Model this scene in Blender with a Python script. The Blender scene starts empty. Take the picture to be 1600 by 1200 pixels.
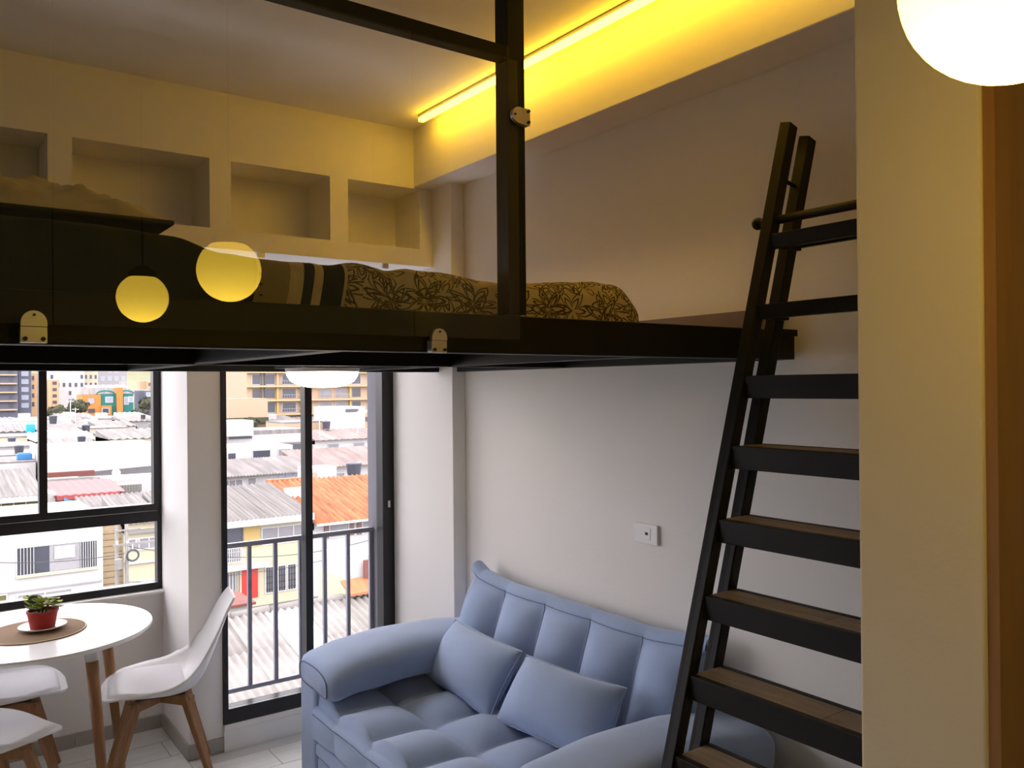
import bpy, bmesh, math, random
from mathutils import Vector, Matrix
S = bpy.context.scene
COL = S.collection
PI = math.pi

# ------------------------------------------------------------------ camera
cam_d = bpy.data.cameras.new('camera')
cam = bpy.data.objects.new('camera', cam_d)
COL.objects.link(cam)
S.camera = cam
cam_d.sensor_fit = 'HORIZONTAL'
cam_d.sensor_width = 36.0
cam_d.lens = 36.0 * 1298.0 / 1600.0
cam_d.clip_start = 0.05
cam_d.clip_end = 3000
_r = Vector((0.8098, -0.5867, -0.0088)).normalized()
_f = Vector((0.5867, 0.8098, 0.0034))
_f = (_f - _r * _f.dot(_r)).normalized()
_u = _r.cross(_f)
cam.matrix_world = Matrix(((_r.x, _u.x, -_f.x, 0.0), (_r.y, _u.y, -_f.y, 0.0), (_r.z, _u.z, -_f.z, 1.75), (0, 0, 0, 1)))

# ------------------------------------------------------------------ world, exposure
W = bpy.data.worlds.new('sky')
S.world = W
W.use_nodes = True
_bg = W.node_tree.nodes['Background']
_bg.inputs[0].default_value = (1.0, 0.945, 1.0, 1)
_bg.inputs[1].default_value = 6.0
S.view_settings.view_transform = 'Standard'
S.view_settings.look = 'None'
S.view_settings.exposure = 0.0
S.view_settings.gamma = 1.0
S.view_settings.use_curve_mapping = False
S.cycles.max_bounces = 10
S.cycles.diffuse_bounces = 6
S.cycles.glossy_bounces = 4
S.cycles.transparent_max_bounces = 16
S.cycles.sample_clamp_indirect = 8.0
S.cycles.caustics_reflective = False
S.cycles.caustics_refractive = False

LED_COL, LED_PW = (1.0, 0.54, 0.02), 25.0
GLOBE_COL, GLOBE_PW = (1.0, 0.64, 0.055), 13.5
DISC_PW = 14.0

# ------------------------------------------------------------------ materials
MATS = {}
class NT:
    def __init__(s, m):
        s.t = m.node_tree; s.n = s.t.nodes; s.l = s.t.links
    def add(s, typ, **kw):
        n = s.n.new(typ)
        for k, v in kw.items(): setattr(n, k, v)
        return n
    def link(s, a, b): s.l.new(a, b)
    def put(s, sock, v):
        if isinstance(v, (int, float)): sock.default_value = v
        elif isinstance(v, tuple): sock.default_value = v
        else: s.l.new(v, sock)
    def m(s, op, a, b=0.0, c=0.0, clamp=False):
        n = s.add('ShaderNodeMath', operation=op); n.use_clamp = clamp
        s.put(n.inputs[0], a); s.put(n.inputs[1], b); s.put(n.inputs[2], c)
        return n.outputs[0]
    def mix(s, f, a, b):
        n = s.add('ShaderNodeMix', data_type='RGBA')
        s.put(n.inputs[0], f); s.put(n.inputs[6], a); s.put(n.inputs[7], b)
        return n.outputs[2]
    def noise(s, scale, vec=None, detail=3.0, rough=0.55):
        n = s.add('ShaderNodeTexNoise'); n.inputs['Scale'].default_value = scale
        n.inputs['Detail'].default_value = detail; n.inputs['Roughness'].default_value = rough
        if vec is not None: s.link(vec, n.inputs['Vector'])
        return n.outputs['Fac']
    def obj(s, scale=None):
        n = s.add('ShaderNodeTexCoord')
        if scale is None: return n.outputs['Object']
        mp = s.add('ShaderNodeMapping'); mp.inputs['Scale'].default_value = scale
        s.link(n.outputs['Object'], mp.inputs['Vector']); return mp.outputs[0]

def c4(c): return (c[0], c[1], c[2], 1.0)
def srgb(r, g, b):
    f = lambda v: (v / 255 / 12.92) if v / 255 <= 0.04045 else ((v / 255 + 0.055) / 1.055) ** 2.4
    return (f(r), f(g), f(b))

def mat(name, col, rough=0.6, metal=0.0, var=0.08, scale=6.0, bump=0.0, bscale=60.0, spec=0.5, sheen=0.0, stretch=None):
    if name in MATS: return MATS[name]
    m = bpy.data.materials.new(name); m.use_nodes = True
    t = NT(m); b = t.n['Principled BSDF']
    vec = t.obj(stretch)
    fac = t.noise(scale, vec, 4.0)
    dk = tuple(max(0, x * (1 - var)) for x in col); lt = tuple(min(1, x * (1 + var)) for x in col)
    t.link(t.mix(fac, c4(dk), c4(lt)), b.inputs['Base Color'])
    b.inputs['Roughness'].default_value = rough
    b.inputs['Metallic'].default_value = metal
    b.inputs['Specular IOR Level'].default_value = spec
    if sheen:
        b.inputs['Sheen Weight'].default_value = sheen; b.inputs['Sheen Roughness'].default_value = 0.5
    if bump:
        bp = t.add('ShaderNodeBump'); bp.inputs['Strength'].default_value = bump; bp.inputs['Distance'].default_value = 0.01
        t.link(t.noise(bscale, vec, 2.0), bp.inputs['Height']); t.link(bp.outputs[0], b.inputs['Normal'])
    MATS[name] = m
    return m

def emit(name, col, power):
    m = bpy.data.materials.new(name); m.use_nodes = True
    b = m.node_tree.nodes['Principled BSDF']
    b.inputs['Base Color'].default_value = c4((0.8, 0.8, 0.78))
    b.inputs['Emission Color'].default_value = c4(col)
    b.inputs['Emission Strength'].default_value = power
    MATS[name] = m
    return m

def glass_mat(name, tint, ior=1.5):
    m = bpy.data.materials.new(name); m.use_nodes = True
    t = NT(m); t.n.remove(t.n['Principled BSDF']); out = t.n['Material Output']
    tr = t.add('ShaderNodeBsdfTransparent'); tr.inputs[0].default_value = c4(tint)
    gl = t.add('ShaderNodeBsdfGlossy'); gl.inputs['Roughness'].default_value = 0.0
    fr = t.add('ShaderNodeFresnel'); fr.inputs['IOR'].default_value = ior
    ge = t.add('ShaderNodeNewGeometry')
    fac = t.m('MULTIPLY', fr.outputs[0], t.m('SUBTRACT', 1.0, ge.outputs['Backfacing']))
    mx = t.add('ShaderNodeMixShader')
    t.link(fac, mx.inputs[0]); t.link(tr.outputs[0], mx.inputs[1]); t.link(gl.outputs[0], mx.inputs[2])
    t.link(mx.outputs[0], out.inputs['Surface'])
    MATS[name] = m
    return m

WALL = mat('wall_paint', (0.775, 0.755, 0.74), 0.75, var=0.02, scale=3, bump=0.06, bscale=90)
CEIL = mat('ceiling_paint', (0.80, 0.785, 0.76), 0.8, var=0.02)
STEEL = mat('black_steel', (0.007, 0.0065, 0.007), 0.5, 0.0, var=0.25, scale=14, bump=0.03, bscale=120, spec=0.2)
STEELD = mat('dark_underside_panel', (0.035, 0.033, 0.034), 0.6, var=0.2)
ALU = mat('black_aluminium', (0.010, 0.009, 0.012), 0.35, 0.0, var=0.15, spec=0.4)
RAILG = mat('grey_painted_iron', (0.27, 0.27, 0.33), 0.5, var=0.12)
BRUSHED = mat('satin_metal', (0.55, 0.52, 0.48), 0.35, 0.9, var=0.1, scale=40)
DARKSCREW = mat('dark_screw', (0.02, 0.02, 0.02), 0.4, 0.5)
GLASS = glass_mat('clear_glass', (0.97, 0.975, 0.97), 1.60)
WINGLASS = glass_mat('window_glass', (0.985, 0.99, 0.99), 1.3)
SOFA = mat('blue_grey_suede', (0.30, 0.395, 0.60), 0.85, var=0.16, scale=5, bump=0.08, bscale=220, spec=0.2, sheen=0.35)
SEAM = mat('dark_blue_seam', (0.15, 0.175, 0.28), 0.9)
WHITEP = mat('white_plastic', (0.80, 0.80, 0.82), 0.32, var=0.02)
PADW = mat('white_leatherette', (0.82, 0.82, 0.86), 0.36, var=0.04, bump=0.05, bscale=120)
TABLEW = mat('white_lacquer', (0.84, 0.84, 0.83), 0.22, var=0.015)
COLLAR = mat('grey_white_metal', (0.55, 0.56, 0.55), 0.4, 0.2)
GRANITE = mat('dark_mount', (0.03, 0.03, 0.03), 0.5)

def wood(name, a, b, rough=0.5, stretch=(30, 30, 3)):
    if name in MATS: return MATS[name]
    m = bpy.data.materials.new(name); m.use_nodes = True
    t = NT(m); p = t.n['Principled BSDF']
    vec = t.obj(stretch)
    f = t.noise(1.6, vec, 6.0, 0.6)
    f = t.m('MULTIPLY_ADD', f, 1.8, -0.4, clamp=True)
    t.link(t.mix(f, c4(a), c4(b)), p.inputs['Base Color'])
    p.inputs['Roughness'].default_value = rough
    MATS[name] = m
    return m
BEECH = wood('stained_beech', (0.20, 0.085, 0.028), (0.36, 0.18, 0.065), 0.42)
TREADW = wood('wood_look_tread', (0.21, 0.15, 0.09), (0.42, 0.32, 0.21), 0.6, (30, 4, 30))
JAMBW = wood('orange_brown_wood', (0.22, 0.105, 0.02), (0.30, 0.15, 0.035), 0.5, (20, 20, 2))
BOXW = wood('brown_wood_box', (0.16, 0.075, 0.02), (0.24, 0.12, 0.04), 0.5, (4, 30, 30))

def plank_mat(name, a, b, stretch):
    if name in MATS: return MATS[name]
    m = bpy.data.materials.new(name); m.use_nodes = True
    t = NT(m); p = t.n['Principled BSDF']
    tc = t.add('ShaderNodeTexCoord'); oi = t.add('ShaderNodeObjectInfo')
    mp = t.add('ShaderNodeMapping'); mp.inputs['Scale'].default_value = stretch
    vm = t.add('ShaderNodeVectorMath', operation='ADD')
    t.link(tc.outputs['Object'], mp.inputs['Vector']); t.link(mp.outputs[0], vm.inputs[0])
    cb = t.add('ShaderNodeCombineXYZ'); t.link(t.m('MULTIPLY', oi.outputs['Random'], 50.0), cb.inputs[0]); t.link(cb.outputs[0], vm.inputs[1])
    f = t.noise(1.5, vm.outputs[0], 6.0, 0.6)
    f = t.m('ADD', t.m('MULTIPLY', f, 0.9), t.m('MULTIPLY', oi.outputs['Random'], 0.35), clamp=True)
    t.link(t.mix(f, c4(a), c4(b)), p.inputs['Base Color'])
    p.inputs['Roughness'].default_value = 0.35
    MATS[name] = m
    return m
FLOORT = plank_mat('wood_look_tile', (0.42, 0.42, 0.39), (0.74, 0.745, 0.72), (1.5, 14, 14))
BASET = plank_mat('baseboard_tile', (0.25, 0.235, 0.20), (0.40, 0.375, 0.33), (2, 2, 10))
GROUT = mat('grout', (0.40, 0.39, 0.37), 0.9)

# ------------------------------------------------------------------ mesh helpers
class MB:
    def __init__(s): s.v = []; s.f = []
    def add(s, v, f):
        o = len(s.v); s.v += [tuple(x) for x in v]; s.f += [tuple(i + o for i in q) for q in f]; return s
    def box(s, x0, x1, y0, y1, z0, z1):
        return s.add([(x0, y0, z0), (x1, y0, z0), (x1, y1, z0), (x0, y1, z0), (x0, y0, z1), (x1, y0, z1), (x1, y1, z1), (x0, y1, z1)],
                     [(0, 3, 2, 1), (4, 5, 6, 7), (0, 1, 5, 4), (1, 2, 6, 5), (2, 3, 7, 6), (3, 0, 4, 7)])
    def hexa(s, b, t):           # two quads, bottom and top, same winding (ccw from above)
        return s.add(list(b) + list(t), [(0, 3, 2, 1), (4, 5, 6, 7), (0, 1, 5, 4), (1, 2, 6, 5), (2, 3, 7, 6), (3, 0, 4, 7)])
    def bar(s, p, q, w, h=None, up=(0, 0, 1), taper=1.0):   # square bar p->q
        h = h or w; p = Vector(p); q = Vector(q); d = (q - p).normalized()
        a = d.cross(Vector(up))
        if a.length < 1e-4: a = d.cross(Vector((1, 0, 0)))
        a.normalize(); b = a.cross(d).normalized()
        def ring(c, k): return [c + a * (sx * w * k / 2) + b * (sy * h * k / 2) for sx, sy in ((-1, -1), (1, -1), (1, 1), (-1, 1))]
        return s.add(ring(p, 1) + ring(q, taper), [(0, 1, 2, 3), (7, 6, 5, 4), (0, 4, 5, 1), (1, 5, 6, 2), (2, 6, 7, 3), (3, 7, 4, 0)])
    def tube(s, pts, r, n=10, r2=None, cap=True):
        pts = [Vector(p) for p in pts]; rings = []
        for i, p in enumerate(pts):
            d = (pts[min(i + 1, len(pts) - 1)] - pts[max(i - 1, 0)]).normalized()
            a = d.cross(Vector((0, 0, 1)))
            if a.length < 1e-3: a = d.cross(Vector((1, 0, 0)))
            a.normalize(); b = d.cross(a)
            rr = r if r2 is None else r + (r2 - r) * i / (len(pts) - 1)
            rings.append([p + a * (math.cos(2 * PI * k / n) * rr) + b * (math.sin(2 * PI * k / n) * rr) for k in range(n)])
        o = [x for rg in rings for x in rg]; f = []
        for i in range(len(pts) - 1):
            for k in range(n):
                k2 = (k + 1) % n; f.append((i * n + k, (i + 1) * n + k, (i + 1) * n + k2, i * n + k2))
        if cap:
            f.append(tuple(range(n))); e = (len(pts) - 1) * n; f.append(tuple(e + k for k in reversed(range(n))))
        return s.add(o, f)
    def lathe(s, prof, c=(0, 0, 0), n=32):      # prof (r,z) bottom to top
        o = []; f = []
        for r, z in prof:
            for k in range(n): o.append((c[0] + r * math.cos(2 * PI * k / n), c[1] + r * math.sin(2 * PI * k / n), c[2] + z))
        for i in range(len(prof) - 1):
            for k in range(n):
                k2 = (k + 1) % n; f.append((i * n + k, i * n + k2, (i + 1) * n + k2, (i + 1) * n + k))
        if prof[0][0] > 1e-6: f.append(tuple(reversed(range(n))))
        if prof[-1][0] > 1e-6: e = (len(prof) - 1) * n; f.append(tuple(e + k for k in range(n)))
        return s.add(o, f)
    def grid(s, fn, nu, nv, close_u=False, flip=False):
        o = []; f = []
        for j in range(nv + 1):
            for i in range(nu + (0 if close_u else 1)): o.append(tuple(fn(i / nu, j / nv)))
        w = nu if close_u else nu + 1
        for j in range(nv):
            for i in range(nu):
                i2 = (i + 1) % w if close_u else i + 1
                q = (j * w + i, j * w + i2, (j + 1) * w + i2, (j + 1) * w + i)
                f.append(tuple(reversed(q)) if flip else q)
        return s.add(o, f)
    def build(s, name, m, parent=None, local=False, smooth=False, bevel=0.0, kind=None, solid=0.0, sub=0, seg=2, fix=False):
        o0 = Vector((0, 0, 0))
        if parent is not None and not local: o0 = ORG.get(parent.name, o0)
        me = bpy.data.meshes.new(name)
        me.from_pydata([tuple(Vector(v) - o0) for v in s.v], [], s.f)
        me.materials.append(m)
        if fix:
            bm = bmesh.new(); bm.from_mesh(me); bmesh.ops.remove_doubles(bm, verts=bm.verts, dist=1e-5)
            bmesh.ops.recalc_face_normals(bm, faces=bm.faces); bm.to_mesh(me); bm.free()
        if smooth:
            me.polygons.foreach_set('use_smooth', [True] * len(me.polygons))
        me.update()
        o = bpy.data.objects.new(name, me); COL.objects.link(o)
        if parent is not None:
            o.parent = parent; ORG[o.name] = o0
        if solid:
            md = o.modifiers.new('solid', 'SOLIDIFY'); md.thickness = solid; md.offset = 0
        if sub:
            md = o.modifiers.new('sub', 'SUBSURF'); md.levels = sub; md.render_levels = sub
        if bevel:
            md = o.modifiers.new('bevel', 'BEVEL'); md.width = bevel; md.segments = seg; md.limit_method = 'ANGLE'
            md.harden_normals = False
        if kind: o['kind'] = kind
        return o
ORG = {}
def bx(*a): return MB().box(*a)
def tag(o, label, cat, group=None):
    o['label'] = label; o['category'] = cat
    if group: o['group'] = group
    return o
def thing(name, loc, label, cat, group=None, rz=0.0):
    o = bpy.data.objects.new(name, None); COL.objects.link(o)
    o.location = loc; o.rotation_euler = (0, 0, rz); o.empty_display_size = 0.1
    ORG[o.name] = Vector(loc)
    return tag(o, label, cat, group)
def struct(o): o['kind'] = 'structure'; return o
KIDS = {}
def copy_tree(o, parent=None):
    c = o.copy(); COL.objects.link(c)
    if parent is not None: c.parent = parent
    for ch in list(o.children): copy_tree(ch, c)
    return c
rnd = random.Random(7)

# ------------------------------------------------------------------ room shell
WX, CZ = 2.2225, 3.035
struct(bx(-2.4, 2.4, -4.6, 4.2, -0.30, -0.012).build('floor', GROUT))
floor = bpy.data.objects['floor']
_tiles = {}
def tile(x0, x1, y0, y1):
    key = (round(x1 - x0, 3), round(y1 - y0, 3))
    w, h = x1 - x0 - 0.003, y1 - y0 - 0.003
    if key not in _tiles:
        o = bx(-w / 2, w / 2, -h / 2, h / 2, -0.012, 0.0).build('tile', FLOORT, floor, local=True); _tiles[key] = o.data
    else:
        o = bpy.data.objects.new('tile', _tiles[key]); COL.objects.link(o); o.parent = floor
    o.location = ((x0 + x1) / 2, (y0 + y1) / 2, 0)
j = 0; y = 4.58
while y > -0.2:
    x = -2.2 - (0.4 * (j % 3))
    while x < WX:
        a, b = max(x, -2.2), min(x + 1.2, WX)
        y0, ymax = y - 0.2, y
        if b - a > 0.05:
            if ymax > 4.1 and b > 1.05:     # the column and door sill stand here
                if a < 1.05: tile(a, 1.05, y0, ymax)
                if y0 < 4.07 and b > 1.05: tile(max(a, 1.05), b, y0, 4.07)
            else: tile(a, b, y0, ymax)
        x += 1.2
    y -= 0.2; j += 1
struct(bx(-2.2, WX, -4.4, -0.22, -0.012, 0).build('floor_kitchen', mat('kitchen_floor', (0.40, 0.39, 0.35), 0.4)))
struct(bx(-2.4, 1.06, 4.18, 4.75, -0.30, -0.012).build('floor_bay', GROUT))

struct(bx(WX, WX + 0.2, -4.4, 4.30, -0.3, CZ).build('wall_right', WALL))
struct(bx(-2.4, -2.2, -4.4, 4.75, -0.3, CZ).build('wall_left', WALL))
struct(bx(-2.4, WX + 0.2, -4.6, -4.4, -0.3, CZ).build('wall_back', WALL))
struct(bx(-2.4, WX + 0.2, -4.6, 4.75, CZ, CZ + 0.2).build('ceiling', CEIL))
# window wall: parapet under the bay window, header, column, door sill, header over the door
wf = MB(); Z0_ = 2.444
wf.box(-2.2, 1.062, 4.58, 4.75, -0.3, 0.705)
wf.box(-2.2, 1.062, 4.58, 4.75, Z0_, CZ)
struct(wf.build('wall_front', WALL))
struct(bx(1.062, 1.219, 4.09, 4.75, -0.3, CZ).build('column', WALL, bevel=0.004))
struct(bx(1.219, 2.2225, 4.09, 4.30, 2.358, CZ).build('wall_over_door', WALL))
struct(bx(2.147, WX, 3.46, 4.09, -0.3, CZ).build('pilaster', WALL, bevel=0.004))
struct(bx(2.148, WX, 4.09, 4.30, -0.3, CZ).build('wall_reveal', WALL))
struct(bx(2.042, WX, 0.834, 3.64, 2.75, CZ).build('ceiling_beam', WALL, bevel=0.004))
# wall with niches above the window side of the loft
nw = MB()
NX = [(-0.75, -0.10), (-0.015, 0.434), (0.519, 1.045), (1.136, 1.596), (1.686, 2.075)]
Z0, Z1, NB, NT_ = 2.444, 2.744, 2.358, CZ
nw.box(-2.2, 2.147, 3.64, 3.96, Z1, NT_)
nw.box(-2.2, 1.062, 3.64, 4.75, NB, Z0).box(1.062, 2.147, 3.64, 4.09, NB, Z0)
edges = [-2.2] + [e for p in NX for e in p] + [2.147]
for i in range(0, len(edges), 2): nw.box(edges[i], edges[i + 1], 3.64, 3.96, Z0, Z1)
nw.box(-2.2, 2.147, 3.90, 3.96, Z0, Z1)
niche = struct(nw.build('wall_niches', WALL))
for x in (1.27, 1.885):
    bx(x - 0.015, x + 0.015, 3.645, 3.66, 2.335, 2.36).build('bracket', BRUSHED, niche)
# stub wall on the right with its brown door lining
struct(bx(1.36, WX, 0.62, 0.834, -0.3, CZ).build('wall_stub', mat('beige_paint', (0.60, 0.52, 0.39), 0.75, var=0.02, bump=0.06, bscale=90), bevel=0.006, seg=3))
struct(bx(1.366, WX, 0.602, 0.62, -0.3, CZ).build('trim_1', JAMBW))

# baseboards: grey tiles
def base(name, segs):
    root = None
    for (a, b, fix, axis) in segs:
        n = max(1, round((b - a) / 0.42)); st = (b - a) / n
        for k in range(n):
            p, q = a + k * st + 0.0015, a + (k + 1) * st - 0.0015
            m_ = bx(p, q, fix - 0.012, fix, 0, 0.068) if axis == 'x' else bx(fix - 0.012, fix, p, q, 0, 0.068)
            if root is None: root = struct(m_.build(name, BASET))
            else: m_.build('tile', BASET, root)
base('baseboard_front', [(-2.2, 1.05, 4.58, 'x'), (1.05, 2.147, 4.09, 'x')])
base('baseboard_column', [(4.078, 4.568, 1.062, 'y')])
base('baseboard_right', [(0.84, 3.448, WX, 'y')])
base('baseboard_pilaster', [(3.448, 4.078, 2.147, 'y')])
ub = struct(bx(2.21, WX, 1.62, 3.45, 1.905, 1.992).build('trim_2', mat('loft_baseboard', (0.20, 0.14, 0.08), 0.5)))
struct(bx(-2.2, 1.062, 4.555, 4.60, 0.697, 0.712).build('sill', mat('sill_white', (0.78, 0.77, 0.74), 0.4), bevel=0.003))

# ------------------------------------------------------------------ windows and balcony door
w1 = struct(bx(-2.2, 1.074, 4.60, 4.66, 0.712, 0.748).build('window_1', ALU))
def fr(*a): return bx(*a).build('frame', ALU, w1)
fr(1.046, 1.074, 4.60, 4.66, 0.748, 2.358); fr(-2.2, 1.046, 4.60, 4.67, 1.066, 1.120)
fr(-2.2, 1.046, 4.595, 4.655, 1.124, 1.158); fr(1.024, 1.046, 4.595, 4.655, 1.158, 2.358)
fr(0.503, 0.538, 4.595, 4.655, 1.158, 2.358); fr(-0.66, -0.625, 4.595, 4.655, 1.158, 2.358); fr(-2.2, 1.024, 4.60, 4.66, 2.318, 2.358)
fr(1.040, 1.046, 4.60, 4.66, 0.748, 1.066)
for x0, x1, z0, z1 in ((-2.2, 1.04, 0.748, 1.066), (0.538, 1.024, 1.158, 2.318), (-0.625, 0.503, 1.158, 2.318), (-2.2, -0.66, 1.158, 2.318)):
    bx(x0, x1, 4.628, 4.633, z0, z1).build('pane', WINGLASS, w1)
bx(1.060, 1.078, 4.588, 4.60, 1.10, 1.13).build('latch', BRUSHED, w1)
d1 = struct(bx(1.219, 2.147, 4.075, 4.15, 0.128, 0.20).build('door_1', ALU))
def fd(*a): return bx(*a).build('frame', ALU, d1)
fd(1.219, 1.241, 4.075, 4.15, 0.20, 2.358); fd(2.078, 2.147, 4.075, 4.15, 0.20, 2.358); fd(1.641, 1.679, 4.08, 4.14, 0.20, 2.32)
fd(1.241, 2.078, 4.075, 4.15, 2.32, 2.358)
bx(1.241, 1.641, 4.10, 4.105, 0.20, 2.32).build('pane', WINGLASS, d1)
bx(1.679, 2.078, 4.118, 4.123, 0.20, 2.32).build('pane', WINGLASS, d1)
bx(2.104, 2.116, 4.06, 4.075, 1.10, 1.135).build('latch', BRUSHED, d1)
struct(bx(1.219, 2.147, 4.072, 4.30, -0.3, 0.098).build('door_sill', mat('sill_white', (0.78, 0.77, 0.74))))
struct(bx(1.219, 2.147, 4.066, 4.20, 0.098, 0.128).build('trim_3', mat('sill_white', (0.78, 0.77, 0.74)), bevel=0.004))
struct(bx(2.10, 2.148, 4.15, 4.30, 0.098, 2.358).build('wall_outer_reveal', mat('dark_grey_plaster', (0.14, 0.14, 0.165), 0.85)))
struct(bx(-6, 1.219, 4.75, 4.80, -9, 0.7).build('wall_outside', mat('outer_plaster', (0.4, 0.4, 0.4), 0.9)))

br = thing('balcony_railing', (1.65, 4.25, 0.2), 'grey iron railing with square bars outside the glass balcony door', 'railing')
bx(1.20, 2.10, 4.232, 4.262, 0.947, 0.971).build('top_rail', RAILG, br, bevel=0.002)
bx(1.20, 2.10, 4.237, 4.257, 0.214, 0.236).build('bottom_rail', RAILG, br, bevel=0.002)
for k in range(7):
    x = 1.267 + 0.1365 * k
    bx(x - 0.0095, x + 0.0095, 4.238, 4.257, 0.236, 0.947).build('baluster', RAILG, br)

# ------------------------------------------------------------------ loft platform
lf = thing('loft_platform', (0.5, 2.5, 1.83), 'black steel sleeping loft platform spanning the room above the sofa', 'loft')
bx(-2.2, 2.2, 1.555, 1.605, 1.826, 1.915).build('front_beam', STEEL, lf, bevel=0.003)
bx(2.12, 2.2, 1.545, 1.62, 1.897, 1.917).build('end_plate', STEEL, lf)
bx(-2.2, 2.14, 3.57, 3.62, 1.826, 1.915).build('rear_beam', STEEL, lf, bevel=0.003)
bx(-2.2, 2.17, 2.62, 2.67, 1.826, 1.880).build('middle_beam', STEEL, lf, bevel=0.003)
bx(2.172, 2.222, 1.605, 3.46, 1.826, 1.905).build('side_beam', STEEL, lf, bevel=0.003)
for x in (-1.5, -0.40, 0.70, 1.62):
    bx(x, x + 0.05, 1.605, 2.62, 1.828, 1.885).build('joist', STEEL, lf, bevel=0.003)
    bx(x, x + 0.05, 2.67, 3.57, 1.828, 1.885).build('joist', STEEL, lf, bevel=0.003)
bx(-2.2, 2.172, 1.605, 3.57, 1.885, 1.893).build('underside_panel', STEELD, lf)
bx(-2.2, 2.172, 1.605, 3.62, 1.893, 1.912).build('floor_board', TREADW, lf)

gb = thing('glass_balustrade', (0.5, 1.53, 1.85), 'clear glass balustrade with black post and handrail along the loft edge', 'balustrade')
bx(1.107, 1.156, 1.535, 1.584, 1.916, CZ).build('post', STEEL, gb, bevel=0.002)
bx(-2.2, 1.107, 1.53, 1.562, 2.494, 2.526).build('handrail', STEEL, gb, bevel=0.002)
bx(0.189, 1.127, 1.523, 1.531, 1.857, 2.494).build('glass_panel', GLASS, gb)
bx(-1.2, 0.187, 1.525, 1.533, 1.857, 2.494).build('glass_panel', GLASS, gb)
def clamp(cx, cz, rot):
    def T(p):   # local (a right, b up) -> world on the plane
        a, b, yy = p; c, s = math.cos(rot), math.sin(rot)
        return (cx + a * c - b * s, yy, cz + a * s + b * c)
    m_ = MB(); n = 14
    pts = [(-0.0185, 0.0)] + [(0.0185 * math.cos(PI - PI * k / n), 0.005 + 0.020 * math.sin(PI * k / n)) for k in range(n + 1)] + [(0.0185, 0.0)]
    L = len(pts)
    m_.add([T((a, b, 1.512)) for a, b in pts] + [T((a, b, 1.522)) for a, b in pts],
           [tuple(range(L)), tuple(reversed(range(L, 2 * L)))] + [(i, i + L, (i + 1) % L + L, (i + 1) % L) for i in range(L)])
    cl = m_.build('clamp', BRUSHED, gb, fix=True)
    q = [(-0.0185, -0.026), (0.0185, -0.026), (0.0185, -0.001), (-0.0185, -0.001)]
    m2 = MB(); m2.add([T((a, b, 1.514)) for a, b in q] + [T((a, b, 1.533)) for a, b in q], [(0, 1, 2, 3), (7, 6, 5, 4), (0, 4, 5, 1), (1, 5, 6, 2), (2, 6, 7, 3), (3, 7, 4, 0)])
    m2.build('clamp_foot', BRUSHED, cl, fix=True)
    for a, b in ((-0.0125, -0.020), (0.0125, -0.020), (0.0, 0.018)):
        m3 = MB(); rr = 0.0035 if b < 0 else 0.0022
        c = T((a, b, 1.510)); m3.tube([(c[0], 1.515, c[2]), (c[0], 1.509, c[2])], rr, 10); m3.build('screw', DARKSCREW, cl, fix=True)
clamp(0.160, 1.853, 0.0); clamp(0.908, 1.850, 0.0); clamp(1.129, 2.367, PI / 2)

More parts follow.
